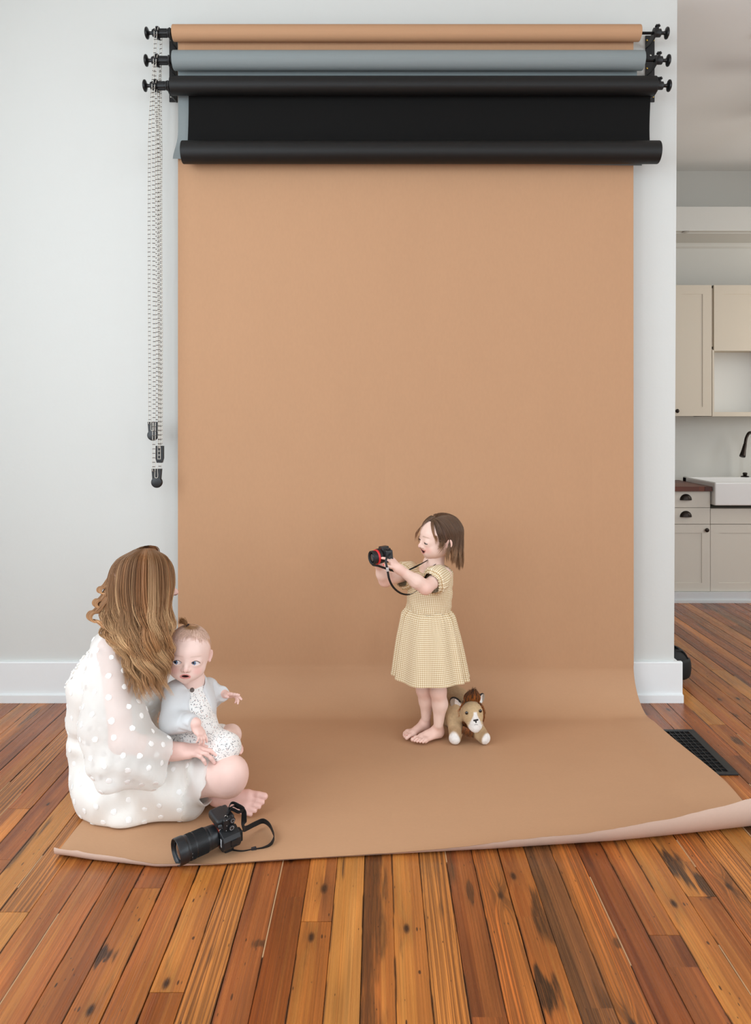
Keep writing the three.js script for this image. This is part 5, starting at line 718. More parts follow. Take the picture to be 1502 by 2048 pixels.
// ---------------------------------------------------------------- standing girl with a camera
const girl = thing('person', 'small barefoot girl in a yellow gingham dress holding up a black camera', 'person');
const G3 = {};
{
  const SK = lin(240, 206, 190), BL = lin(236, 170, 154);
  const headC = at(878, 1074, 3.14), neck = at(866, 1130, 3.15), chest = at(862, 1165, 3.16), waist = at(856, 1217, 3.17), hip = at(862, 1275, 3.18);
  const sv = V(0.75, 0, 0.66), fv = V(-0.66, 0, 0.75);
  const shN = at(886, 1150, 3.085), elN = at(851, 1175, 2.985), wrN = at(799, 1139, 2.955), shF = at(824, 1144, 3.20), elF = at(771, 1160, 3.10), wrF = at(758, 1128, 3.04);
  const hipN = at(878, 1300, 3.14), kneeN = at(877, 1382, 3.125), ankN = at(877, 1456, 3.135), hipF = at(850, 1300, 3.21), kneeF = at(849, 1378, 3.19), ankF = at(852, 1450, 3.205);
  ankN.y = 0.075; ankF.y = 0.075;
  const bodyF = blend([[cap(neck, headC.clone().add(V(0.01, 0, 0)), 0.036, 0.038), 0.02], [cap(chest, neck, 0.055, 0.034), 0.04], [cap(waist, chest, 0.068, 0.062), 0.03], [cap(hip, waist, 0.075, 0.066), 0.03], [cap(chest.clone().add(V(0, 0.015, 0)), shN, 0.03, 0.030), 0.03], [cap(chest.clone().add(V(0, 0.015, 0)), shF, 0.03, 0.030), 0.03],
    [cap(shN, elN, 0.031, 0.0255), 0.02], [cap(elN, elN.clone().lerp(wrN, 0.35), 0.0255, 0.0252), 0.02], [cap(elN.clone().lerp(wrN, 0.35), wrN, 0.0252, 0.0175), 0.02], [cap(shF, elF, 0.031, 0.0255), 0.02], [cap(elF, elF.clone().lerp(wrF, 0.4), 0.0255, 0.025), 0.02], [cap(elF.clone().lerp(wrF, 0.4), wrF, 0.025, 0.0175), 0.02],
    [cap(hipN, kneeN, 0.042, 0.0295), 0.02], [ell(kneeN.clone().add(V(-0.006, 0.0, 0.004)), 0.0275, 0.032, 0.028), 0.02], [cap(kneeN, kneeN.clone().lerp(ankN, 0.4).add(V(0.006, 0, -0.004)), 0.0285, 0.0305), 0.02], [cap(kneeN.clone().lerp(ankN, 0.4).add(V(0.006, 0, -0.004)), ankN, 0.030, 0.0205), 0.02],
    [cap(hipF, kneeF, 0.042, 0.0295), 0.02], [ell(kneeF.clone().add(V(-0.006, 0.0, 0.004)), 0.0275, 0.032, 0.028), 0.02], [cap(kneeF, kneeF.clone().lerp(ankF, 0.4).add(V(0.006, 0, -0.004)), 0.0285, 0.0305), 0.02], [cap(kneeF.clone().lerp(ankF, 0.4).add(V(0.006, 0, -0.004)), ankF, 0.030, 0.0205), 0.02]]);
  const skinC = (x, y, z) => { let c = tint(SK, x, y, z, 0.06); for (const k of [kneeN, kneeF, elN, elF]) c = mixc(c, BL, 0.35 * sstep(0.06, 0.015, Math.hypot(x - k.x, y - k.y, z - k.z))); return c; };
  const body = sculpt(bodyF, V(-0.10, 0.02, -3.34), V(0.42, 0.83, -2.86), 0.0058, skinC);
  const H = 0.188, M = placeHead(headC, -1.27, 0.04, -0.12);
  const head = headGeometry({ M, H, cell: 0.0017, skin: SK, blush: BL, lips: lin(208, 128, 116), brow: lin(150, 112, 84), browAmt: 0.25, iris: lin(70, 74, 80), gaze: [-0.1, -0.5], mouth: { w: 0.15, h: 0.026, y: -0.295, z: 0.372, up: 0.05 }, eye: { open: 0.011, w: 0.080, lash: 0.0075, lashLow: true, droop: -0.01 } });
  // feet
  const feet = [[at(882, 1472, 3.165), V(-0.84, 0, 0.54), 1], [at(855, 1461, 3.225), V(-0.80, 0, 0.60), -1]].map(([h, d, side], i) => { h.y = 0.024 + 0.003 * 0; const f = footParts({ heel: h.clone().add(V(0.0, -0.010, 0)), L: 0.150, dir: d, up: V(0, 1, 0), side }), an = i ? ankF : ankN, fn = blend([[cap(an, h.clone().add(V(-0.012, 0.016, 0.006)), 0.0196, 0.024), 0.02], ...f.parts]);
    return sculpt((x, y, z) => smax(fn(x, y, z), 0.006 - y, 0.003), h.clone().add(V(-0.18, -0.04, -0.08)), h.clone().add(V(0.07, 0.09, 0.15)), 0.0021, (x, y, z) => { let c = tint(lin(238, 198, 182), x, y, z, 0.06); if (nailAt(x, y, z, f.nails, 1.05)) c = lin(222, 96, 84); return c; }); });
  // hands round the toy camera
  const camC = V(0.022, 0.7955, -2.985); G3.camC = camC;
  const hN = handParts({ wrist: wrN.clone(), dir: V(-0.62, 0.74, -0.1), palm: V(-0.75, -0.50, -0.42), L: 0.096, side: 1, plump: 1.2, curl: [0.30, 0.42, 0.62, 0.68], spread: 0.16, thumb: [0.7, 0.3] });
  const hF = handParts({ wrist: wrF.clone(), dir: V(-0.25, 0.86, 0.40), palm: V(0.35, 0.15, 0.55), L: 0.092, side: -1, plump: 1.2, curl: [0.7, 0.7, 0.72, 0.75], spread: 0.06, thumb: [0.7, 0.4] });
  const mk = (el, wr, h) => sculpt(blend([[cap(el.clone().lerp(wr, 0.65), wr, 0.0210, 0.0175), 0.01], [cap(wr, wr.clone().addScaledVector(wr.clone().sub(el).normalize(), 0.012), 0.0175, 0.0185), 0.012], ...h.parts]), wr.clone().add(V(-0.13, -0.06, -0.10)), wr.clone().add(V(0.07, 0.13, 0.10)), 0.0019, (x, y, z) => { let c = tint(lin(240, 200, 184), x, y, z, 0.06); if (nailAt(x, y, z, h.nails, 1.05)) c = lin(226, 104, 92); return c; });
  mesh('body', fuse([body, head.g, mk(elN, wrN, hN), mk(elF, wrF, hF), ...feet]), skinMat(), girl);
  head.eyes.forEach((e) => mesh('eye', e, eyeMat, girl)); { const lm = std(0x2c1c14, 0.8); head.lashes.forEach((e) => mesh('eyelash', e, lm, girl)); }
  const earring = V(0.405, -0.165, -0.045).multiplyScalar(H).applyMatrix4(M); mesh('earring', new THREE.SphereGeometry(0.0026, 12, 10).translate(earring.x, earring.y, earring.z), std(0xe8dcc0, 0.2, { metalness: 1 }), girl);
  // ---- gingham dress: bodice, gathered skirt, puff sleeves
  const ging = tex(128, 128, (u, v) => { const a = Math.floor(u * 2) % 2, c = Math.floor(v * 2) % 2, n = 1 + 0.06 * (vnoise(u * 64, v * 64, 5) - 0.5); const w = [246, 236, 214], m = [222, 198, 158], d = [184, 152, 108]; return (a + c === 0 ? w : a + c === 1 ? m : d).map((x) => x * n); });
  const gm = std(0xffffff, 0.88, { map: ging }), CELL = 1 / 0.0077;
  const seersucker = (th, y) => 0.0012 * (vnoise3(Math.cos(th) * 9, Math.sin(th) * 9, y * 60, 44) - 0.5);
  const ringPt = (c, a, b2, th, r = 1) => c.clone().addScaledVector(sv, a * r * Math.cos(th)).addScaledVector(fv, b2 * r * Math.sin(th));
  const top = at(864, 1128, 3.15);
  const prof = [[0.0, 0.048, 0.043], [0.05, 0.080, 0.055], [0.14, 0.100, 0.070], [0.45, 0.103, 0.078], [0.8, 0.102, 0.080], [1.0, 0.101, 0.081]];
  const lookup = (t) => { for (let i = 0; i < prof.length - 1; i++) if (t <= prof[i + 1][0]) { const f = (t - prof[i][0]) / (prof[i + 1][0] - prof[i][0]); return [mixn(prof[i][1], prof[i + 1][1], f), mixn(prof[i][2], prof[i + 1][2], f)]; } return [0.099, 0.079]; };
  const seam = waist.clone(), seamLow = seam.clone().add(V(0, -0.004, 0));
  mesh('bodice', grid(160, 60, (u, v) => { const th = u * Math.PI * 2, c = top.clone().lerp(seamLow, v), [a, b2] = lookup(v); const fr = Math.max(0, Math.sin(th)); c.y -= 0.030 * fr * (1 - sstep(0, 0.25, v)); const wr = 0.0025 * Math.sin(th * 3 + v * 9 + 4 * vnoise3(Math.cos(th) * 2, Math.sin(th) * 2, v * 5, 3)) * sstep(0.2, 0.6, v) + 0.0022 * Math.sin(th * 26) * sstep(0.8, 1, v) + seersucker(th, v); return ringPt(c, a + wr, b2 + wr, th); }, (u, v) => [u * 0.56 * CELL, v * 0.205 * CELL], true), gm, girl);
  const skirt = (off, v0, v1) => grid(360, 50, (u, vv) => { const v = mixn(v0, v1, vv), th = u * Math.PI * 2; const hemC = at(861, 1349, 3.17); const c = seam.clone().lerp(hemC, v); const R0 = mixn(0.0985, 0.158, Math.pow(v, 0.75)), R1 = mixn(0.079, 0.142, Math.pow(v, 0.75)); const pl = Math.sin(th * 11 + 1.8 * Math.sin(th * 3) + 0.9 * Math.sin(th * 5 + 1)), amp = 0.003 + 0.0050 * sstep(0.05, 0.6, v); const fine = 0.0022 * Math.sin(th * 52 + 2 * Math.sin(th * 9)) * sstep(0.35, 0.0, v); const puffTop = 0.010 * sstep(0.01, 0.10, v); c.y += 0.004 * Math.sin(th * 3 + 0.5) * v + 0.0012 * pl * v; return ringPt(c, R0 + puffTop + pl * amp + fine + off + seersucker(th, v), R1 + puffTop + pl * amp + fine + off, th); }, (u, v) => [u * 1.07 * CELL, mixn(v0, v1, v) * 0.285 * CELL], true);
  mesh('skirt', skirt(0, 0, 1), gm, girl); mesh('hem_band', skirt(0.0012, 0.955, 1.003), gm, girl); mesh('skirt_lining', skirt(-0.004, 0.5, 0.995), gm, girl);
  for (const [sh, el, k] of [[shN, elN, 0.62], [shF, elF, 0.50]]) { const d = el.clone().sub(sh).normalize(), n1 = V(0, 1, 0).addScaledVector(d, -d.y).normalize(), n2 = d.clone().cross(n1), st = sh.clone().addScaledVector(d, -0.030).add(V(0, 0.0, 0)).lerp(chest, 0.10), len = sh.distanceTo(el) * k + 0.03;
    mesh('sleeve', grid(120, 30, (u, v) => { const th = u * Math.PI * 2, r = (0.030 + 0.026 * Math.sin(Math.min(1, v * 1.25) * Math.PI * 0.62)) * (v > 0.86 ? mixn(1, 0.74, sstep(0.80, 0.93, v)) : 1) + 0.0015 * Math.sin(th * 22) * sstep(0.45, 0.9, v) + 0.002 * Math.sin(th * 5 + v * 7); return st.clone().addScaledVector(d, len * v).addScaledVector(n1, r * Math.cos(th) * 1.06).addScaledVector(n2, r * Math.sin(th)); }, (u, v) => [u * 0.32 * CELL, v * len * 1.1 * CELL], true), gm, girl); }
  // little ruffle tie at the front of the neckline
  // ---- hair: crown to shoulder, tucked behind the ear, wispy fringe
  const hr = new Hair(), r = rng(321), dark = lin(72, 53, 42), brown = lin(112, 82, 60), light = lin(178, 134, 96), toW = (x, y, z) => V(x, y, z).multiplyScalar(H).applyMatrix4(M);
  const part = (t) => V(0.10 - 0.05 * t, 0.50 - 0.10 * t * t, 0.28 - 0.62 * t);
  const surf = (p, k = 1) => { const q = p.clone().sub(V(0, 0.085, -0.07)), d = Math.sqrt((q.x / 0.405) ** 2 + (q.y / 0.415) ** 2 + (q.z / 0.465) ** 2); return q.multiplyScalar(k / d).add(V(0, 0.085, -0.07)); };
  for (let i = 0; i < 2100; i++) {
    const side = r() < 0.6 ? 1 : -1, t = Math.pow(r(), 0.8), root = surf(part(t), 1.03 + 0.02 * r()), tone = r(), lock = Math.floor(t * 14) + (side > 0 ? 0 : 20), ph = lock * 1.7;
    // end of each strand: back and sides fall to the shoulder behind the ear
    const az = side > 0 ? (t < 0.14 ? mixn(1.2, 1.5, t / 0.14) : mixn(1.70, 2.85, Math.pow((t - 0.14) / 0.86, 0.7))) + 0.10 * (r() - 0.5) : (t < 0.22 ? mixn(0.75, 1.4, t / 0.22) : mixn(1.4, 3.1, t)), pts = [root], layer = 1.035 + 0.05 * r(), ang = az * side;
    for (let k = 1; k <= 4; k++) { const f = k / 4, el = mixn(0.9, (side > 0 && t < 0.14 ? 0.12 - 0.30 * r() : -0.05) - 0.05 * r(), f), q = V(Math.sin(ang) * Math.cos(el), Math.sin(el) + 0.1, Math.cos(ang) * Math.cos(el)).multiplyScalar(0.45); pts.push(surf(root.clone().lerp(surf(q, layer), Math.pow(f, 0.8)), layer)); }
    const W = pts.map((p) => toW(p.x, p.y, p.z)), lastP = W[4], prev = W[3], vel = lastP.clone().sub(prev).normalize(), len = (side < 0 && t < 0.22 ? 0.012 : side > 0 && t < 0.14 ? 0.03 * r() * r() : 0.050 + 0.062 * t) + 0.030 * r(), back = toW(0, 0, -1).sub(toW(0, 0, 0)).normalize();
    for (let k = 1; k <= 5; k++) { const f = k / 5; W.push(lastP.clone().add(V(0.006 * Math.sin(ph + f * 2.5) * f + (r() - 0.5) * 0.002, -len * f, 0.006 * Math.cos(ph * 1.3 + f * 3) * f)).addScaledVector(back, -0.010 * f + 0.008 * Math.sin(f * 2.6 + ph) * f)); }
    hr.strand(W, 0.00085, 0.0006, (q) => { let c = mixc(dark, brown, tone * 0.7 + 0.15); c = mixc(c, light, sstep(0.45, 1.0, q) * (0.45 + 0.5 * tone)); return c; }, 3, 22);
  }
  // wispy fringe swept to either side of the forehead
  for (let i = 0; i < 260; i++) { const t = r() * 0.34, near = r() < 0.22, root = surf(part(t), 1.03), tone = r(), ex = near ? 0.36 + 0.06 * r() : -0.22 - 0.14 * r(), yE = near ? -0.06 + 0.24 * r() : -0.16 + 0.14 * r(); const pts = [root]; for (let k = 1; k <= 4; k++) { const f = k / 4; pts.push(surf(root.clone().lerp(V(ex * (0.5 + 0.5 * f), mixn(0.40, 0.16, f), 0.40 - 0.55 * ex * ex), f), 1.04 + 0.02 * Math.sin(f * 3))); } const l = pts[4]; pts.push(V(ex * 1.08, mixn(l.y, yE, 0.5), l.z - 0.01), V(ex * 1.12, yE, l.z - 0.02 + 0.02 * r())); hr.strand(pts.map((p) => toW(p.x, p.y, p.z)), 0.0007, 0.0004, (q) => mixc(mixc(dark, brown, tone), lin(168, 120, 84), 0.75 * sstep(0.15, 0.8, q)), 3, 16); }
  for (let i = 0; i < 34; i++) { const t = r() * 0.15, tone = r(), j = () => (r() - 0.5) * 0.05; const pts = [surf(part(t), 1.03), surf(V(0.0 + j(), 0.42, 0.34), 1.06), surf(V(-0.09 + j(), 0.27, 0.40), 1.09), V(-0.14 + j(), 0.10, 0.47 + j()), V(-0.17 + j(), mixn(-0.12, 0.06, r()), 0.50 + j())]; hr.strand(pts.map((p) => toW(p.x, p.y, p.z)), 0.0008, 0.0004, (q) => mixc(mixc(dark, brown, tone), lin(168, 120, 84), 0.75 * sstep(0.2, 0.8, q)), 3, 16); }
  const scalp = sculpt((x, y, z) => Math.max(ell(V(0, 0.085, -0.07), 0.414, 0.424, 0.474)(x, y, z), mixn(0.40, -0.20, sstep(0.26, -0.10, z)) - y), V(-0.5, -0.5, -0.6), V(0.5, 0.55, 0.5), 0.014, () => lin(92, 66, 50)); scalp.scale(H, H, H); scalp.applyMatrix4(M); scalp.computeVertexNormals();
  mesh('hair', mergeGeometries([colored(hr.geometry()), colored(scalp)]), hairMat, girl);
  Object.assign(G3, { neck, chest, shN, shF, M, H });
}
// ---- the black camera in her hands, with its strap
{
  const c = thing('camera', 'small black camera with a red lens ring held up by the girl', 'camera');
  const L = V(-0.86, -0.06, 0.50).normalize(), U0 = V(-0.10, 1, 0.0), R = L.clone().cross(U0).normalize(), U = R.clone().cross(L), m4 = new THREE.Matrix4().makeBasis(R.clone().negate(), U, L.clone()).setPosition(G3.camC.clone().add(V(0.004, 0.012, 0)));
  const put = (g) => g.applyMatrix4(m4), blk = std(0x242425, 0.42), rub = std(0x1b1b1c, 0.6);
  // own axes: x to the holder's left, y up, z along the lens
  mesh('camera_body', put(join([box(0.082, 0.050, 0.030, 0, 0, 0, 0.007), box(0.022, 0.050, 0.042, -0.033, 0, 0.004, 0.009), extrude([[-0.018, 0.023], [0.018, 0.023], [0.011, 0.034], [-0.011, 0.034]], 0.028, 0.002).translate(-0.004, 0, -0.013), lathe([[0, 0.007], [0.007, 0.007], [0.008, 0], [0, 0]], 20).translate(-0.028, 0.026, -0.002), lathe([[0, 0.006], [0.009, 0.006], [0.0095, 0], [0, 0]], 20).translate(0.03, 0.025, 0)])), blk, c);
  mesh('lens', put(lathe([[0.0, 0.012], [0.027, 0.012], [0.0275, 0.022], [0.0275, 0.030], [0.026, 0.031], [0.026, 0.048], [0.0275, 0.050], [0.0275, 0.060], [0.024, 0.062], [0.022, 0.056], [0, 0.054]], 40).rotateX(Math.PI / 2).translate(-0.004, -0.002, 0)), rub, c);
  mesh('lens_ring', put(lathe([[0.025, 0.0330], [0.0296, 0.0335], [0.0296, 0.0405], [0.025, 0.041]], 40).rotateX(Math.PI / 2).translate(-0.004, -0.002, 0)), std(0xd8242a, 0.4), c);
  mesh('lens_glass', put(lathe([[0, 0.0585], [0.010, 0.058], [0.0218, 0.0555], [0, 0.055]], 32).rotateX(Math.PI / 2).translate(-0.004, -0.002, 0)), phys(0x1a1a22, 0.05, { clearcoat: 1 }), c);
  stuff(mesh('badge', put(join([box(0.010, 0.004, 0.001, -0.004, 0.029, 0.0165), box(0.004, 0.008, 0.001, -0.036, 0.018, 0.026)])), std(0xb02a2a, 0.4), c));
  const black = std(0x0f0f10, 0.6), lugA = V(-0.043, 0.012, 0).applyMatrix4(m4), lugB = V(0.043, 0.012, 0).applyMatrix4(m4), front = V(0, 0, 1);
  const P = (x, y, d) => at(x, y, d);
  mesh('strap', strap([lugB, P(772, 1120, 2.925), P(775, 1140, 2.92), P(779, 1160, 2.925), P(788, 1176, 2.94), P(803, 1187, 2.955), P(819, 1189, 2.965), P(834, 1181, 3.0), P(842, 1172, 3.04), P(848, 1160, 3.068), P(855, 1147, 3.076), P(863, 1136, 3.086), P(872, 1127, 3.112)], 0.0085, 0.0015, [V(1, 0, 0.3), V(0.8, 0.6, 0.3), V(0.5, 0.3, 0.8)], 120), black, c);
  mesh('strap', strap([lugA, P(744, 1127, 3.03), P(757, 1132, 2.99), P(775, 1138, 2.99), P(793, 1143, 3.02), P(808, 1144, 3.06), P(822, 1138, 3.085), P(836, 1131, 3.085), P(849, 1124, 3.10), P(857, 1119, 3.13)], 0.0085, 0.0015, [V(0.2, 1, 0.2), V(0.2, 1, 0.3), V(0.4, 0.6, 0.6)], 110), black, c);
  const bk = P(775, 1139, 2.917); mesh('buckle', new RoundedBoxGeometry(0.011, 0.016, 0.004, 2, 0.001).rotateZ(0.08).translate(bk.x, bk.y, bk.z), std(0xd8d8d8, 0.3, { metalness: 0.8 }), c);
}
// ---------------------------------------------------------------- plush lion behind the girl's feet
{
  const t = thing('plush_lion', 'beige plush lion with a tufted brown mane standing by the girl\'s feet', 'soft toy');
  const beige = lin(190, 160, 122), white = lin(236, 230, 224), dk = lin(150, 116, 82);
  const P = at, rump = P(888, 1440, 3.36), chest = P(917, 1440, 3.21), headC = P(944, 1424, 3.125), muz = P(949, 1445, 3.094);
  rump.y = 0.115; chest.y = 0.108;
  const pawL = P(910, 1481, 3.105), pawR = P(968, 1477, 3.105); pawL.y = 0.031; pawR.y = 0.031;
  const shL = chest.clone().add(V(-0.035, 0.0, 0.02)), shR = chest.clone().add(V(0.045, -0.012, 0.02)), hL = P(896, 1470, 3.31), hR = rump.clone().add(V(0.05, -0.08, 0)); hL.y = 0.03;
  const bodyF = blend([[cap(rump, chest, 0.062, 0.058), 0], [cap(rump.clone().add(V(0, 0.01, 0.05)), chest.clone().add(V(0.01, 0.012, -0.04)), 0.06, 0.058), 0.04], [cap(shL, pawL.clone().add(V(0.006, 0.028, -0.02)), 0.037, 0.027), 0.025], [cap(pawL.clone().add(V(0.006, 0.022, -0.02)), pawL, 0.028, 0.026), 0.015], [cap(shR, pawR.clone().add(V(-0.018, 0.02, -0.02)), 0.036, 0.026), 0.025], [cap(pawR.clone().add(V(-0.014, 0.01, -0.018)), pawR, 0.027, 0.026), 0.015],
    [cap(rump.clone().add(V(-0.03, -0.03, 0)), hL, 0.045, 0.028), 0.03], [cap(rump.clone().add(V(0.04, -0.03, 0)), hR, 0.04, 0.028), 0.03], [cap(hL, hL.clone().add(V(0.01, 0, 0.03)), 0.027, 0.026), 0.02], [cap(chest.clone().add(V(0.02, 0.02, 0.03)), headC.clone().add(V(-0.006, -0.005, -0.02)), 0.042, 0.04), 0.03]]);
  const toeDir = V(-0.35, -0.1, 0.9).normalize(), toeDirR = V(0.65, -0.15, 0.75).normalize();
  const col = (x, y, z) => { let c = beige; const n = 0.9 + 0.2 * vnoise3(x * 160, y * 160, z * 160, 2); for (const [p, d] of [[pawL, toeDir], [pawR, toeDirR]]) { const k = (x - p.x) * d.x + (y - p.y) * d.y + (z - p.z) * d.z, dist = Math.hypot(x - p.x, y - p.y, z - p.z); if (dist < 0.05) { c = mixc(c, dk, 0.5 * sstep(-0.012, 0.002, k) * sstep(0.014, 0.006, k)); c = mixc(c, white, sstep(0.006, 0.014, k)); } } return c.map((v) => v * n); };
  const fur = tex(128, 128, (u, v) => 255 * vnoise(u * 64, v * 64, 71), false), plush = phys(0xffffff, 0.95, { vertexColors: true, sheen: 0.6, sheenColor: new THREE.Color(0.9, 0.8, 0.65), sheenRoughness: 0.6 });
  const fuzz = (f, a = 0.0016) => (x, y, z) => f(x, y, z) + a * (vnoise3(x * 260, y * 260, z * 260, 6) - 0.5);
  mesh('body', sculpt((x, y, z) => smax(fuzz(bodyF)(x, y, z), 0.005 - y, 0.006), V(0.17, -0.01, -3.48), V(0.54, 0.26, -3.03), 0.0034, col), plush, t);
  const up = V(0.12, 1, 0).normalize(), f = muz.clone().sub(headC).normalize();
  const eyeL = P(933, 1426, 3.079), eyeR = P(961, 1422, 3.083), noseP = P(951.5, 1442, 3.049);
  const headF = blend([[ell(headC, 0.0435, 0.043, 0.044), 0], [ell(headC.clone().add(V(0.004, -0.02, 0.008)), 0.036, 0.03, 0.036), 0.02], [cap(headC.clone().add(V(0.002, 0.0, 0.02)), muz.clone().add(V(0, 0.004, 0.0)), 0.032, 0.027), 0.02], [ell(muz.clone().add(V(0.001, -0.006, 0.012)), 0.030, 0.024, 0.020), 0.012], [sph(P(950.5, 1457, 3.078), 0.016), 0.012]]);
  mesh('head', sculpt(fuzz(headF, 0.0012), headC.clone().add(V(-0.07, -0.11, -0.07)), headC.clone().add(V(0.075, 0.07, 0.12)), 0.0022, (x, y, z) => { const n = 0.92 + 0.16 * vnoise3(x * 200, y * 200, z * 200, 9), dx = x - muz.x - 0.001, dy = y - muz.y, w = dy > 0 ? mixn(0.024, 0.007, sstep(0.0, 0.045, dy)) : 0.028; let c = mixc(lin(196, 166, 126), white, sstep(w + 0.003, w - 0.003, Math.abs(dx)) * sstep(0.052, 0.046, dy) * sstep(-3.128, -3.105, z)); return c.map((v) => v * n); }), plush, t);
  for (const e of [eyeL, eyeR]) mesh('eye', new THREE.SphereGeometry(0.0062, 18, 14).scale(1, 1.15, 0.7).translate(e.x, e.y, e.z), phys(0x120c0a, 0.08, { clearcoat: 1 }), t);
  mesh('nose', sculpt(blend([[cap(noseP.clone().add(V(-0.007, 0.002, 0)), noseP.clone().add(V(0.008, 0.004, -0.002)), 0.0034), 0], [sph(noseP.clone().add(V(0.001, -0.005, 0)), 0.0032), 0.006]]), noseP.clone().add(V(-0.015, -0.015, -0.012)), noseP.clone().add(V(0.016, 0.012, 0.012)), 0.0009), std(0x2a2626, 0.6), t);
  const mo = [[-0.006, -0.017, 0.002], [-0.002, -0.0155, 0.004], [0.001, -0.013, 0.0045], [0.004, -0.0155, 0.004], [0.009, -0.016, 0.001]].map(([a, b, c]) => noseP.clone().add(V(a, b, c - 0.004))); mesh('mouth', tube(mo, 0.0007, 20, 5), std(0x6a5a52, 0.8), t);
  // ears: dark rim, pale inside
  for (const [c, q, w] of [[P(912.5, 1409, 3.155), new THREE.Quaternion().setFromEuler(new THREE.Euler(0.1, -0.55, 0.75)), 1.15], [P(962, 1397, 3.165), new THREE.Quaternion().setFromEuler(new THREE.Euler(0.2, 0.7, -0.5)), 0.8]]) {
    const o = ell(c, 0.024 * w, 0.030 * w, 0.010, q), out = V(0, 0, 1).applyQuaternion(q), inn = ell(c.clone().addScaledVector(out, 0.009), 0.018 * w, 0.024 * w, 0.010, q);
    mesh('ear', sculpt((x, y, z) => smax(o(x, y, z), -inn(x, y, z), 0.004), c.clone().add(V(-0.045, -0.045, -0.045)), c.clone().add(V(0.045, 0.045, 0.045)), 0.0022, (x, y, z) => { const d = inn(x, y, z), k = (y - c.y) + (x - c.x) * -0.3; if (d < 0.003) return (x - c.x) * (w > 1 ? 1 : -1) > -0.006 ? white : lin(168, 152, 136); return mixc(lin(170, 146, 118), lin(40, 30, 24), sstep(0.004, 0.012, k)); }), plush, t);
  }
  // mane: brown-orange tufts rising to a point and running down round the face
  const H = new Hair(), r = rng(515), brown = lin(96, 58, 32), orange = lin(196, 112, 44), dark = lin(52, 36, 28);
  for (let i = 0; i < 620; i++) { const a = mixn(-0.9, 0.9, r()), rr = 0.040, root = headC.clone().add(V(Math.sin(a) * rr, 0.026 + Math.cos(a) * rr * 0.42, -0.004 - 0.026 * r())), tipP = P(mixn(943, 953, r()), 1370 + 16 * r() * r(), 3.13).add(V(Math.sin(a) * 0.012, 0, (r() - 0.5) * 0.02)), k = r(); const e = root.clone().lerp(tipP, 0.40 + 0.60 * r() * (1 - 0.6 * Math.abs(a))); H.strand([root, root.clone().lerp(e, 0.5).add(V(Math.sin(a) * 0.010, 0.006, 0.004)), e], 0.0010, 0.0005, (q) => mixc(k < 0.45 ? orange : brown, dark, sstep(0.45, 1, q) * 0.85), 3, 8); }
  for (let i = 0; i < 760; i++) { const s = r(), side = r() < 0.72 ? -1 : 1, ang = mixn(0.5, 3.0, s) * side, root = headC.clone().add(V(Math.sin(ang) * 0.043, Math.cos(ang) * 0.046, -0.012 - 0.02 * r())), k = r(); const d = V(side * (0.006 + 0.016 * r() * r()), -0.016 - 0.030 * s * (0.4 + r()), 0.006 - 0.014 * r()); H.strand([root, root.clone().addScaledVector(d, 0.5).add(V(side * 0.004, 0.004, 0.002)), root.clone().add(d)], 0.0010, 0.0005, (q) => mixc(k < 0.5 ? orange : brown, dark, sstep(0.5, 1, q) * 0.6), 3, 8); }
  for (let i = 0; i < 260; i++) { const s = r(), root = P(mixn(926, 948, s), mixn(1452, 1462, s), 3.105), k = r(); H.strand([root, root.clone().add(V(-0.004, -0.012, 0.004)), root.clone().add(V((r() - 0.5) * 0.02 - 0.006, -0.022 - 0.012 * r(), 0.004))], 0.0009, 0.0004, (q) => mixc(k < 0.4 ? orange : brown, dark, q * 0.7), 3, 8); }
  mesh('mane', H.geometry(), hairMat, t);
  const T = new Hair(), tp = P(897.5, 1389, 3.40); for (let i = 0; i < 160; i++) { const k = r(), o = V((r() - 0.5) * 0.016, 0, (r() - 0.5) * 0.016); T.strand([tp.clone().add(o).add(V(0.008, -0.02, 0)), tp.clone().addScaledVector(o, 0.8), tp.clone().add(V(-0.006 + (r() - 0.5) * 0.006, 0.012 + 0.01 * r(), 0))], 0.0011, 0.0005, () => mixc(brown, orange, k), 3, 6); } T.strand([rump.clone().add(V(0, 0.05, -0.03)), rump.clone().add(V(0.005, 0.085, -0.05)), tp.clone().add(V(0.008, -0.018, 0))], 0.006, 0.004, () => beige, 8, 12); mesh('tail', T.geometry(), hairMat, t);
  const W = new Hair(); for (const [sx, n] of [[1, 3], [-1, 3]]) for (let i = 0; i < n; i++) { const m = noseP.clone().add(V(sx * 0.014, -0.008 - 0.003 * i, -0.008)); W.strand([m, m.clone().add(V(sx * 0.012, 0.003 - 0.003 * i, 0.006)), m.clone().add(V(sx * 0.020, -0.004 - 0.004 * i, 0.004))], 0.0005, 0.0003, () => [0.8, 0.78, 0.72], 3, 8); } stuff(mesh('whiskers', W.geometry(), hairMat, t));
}
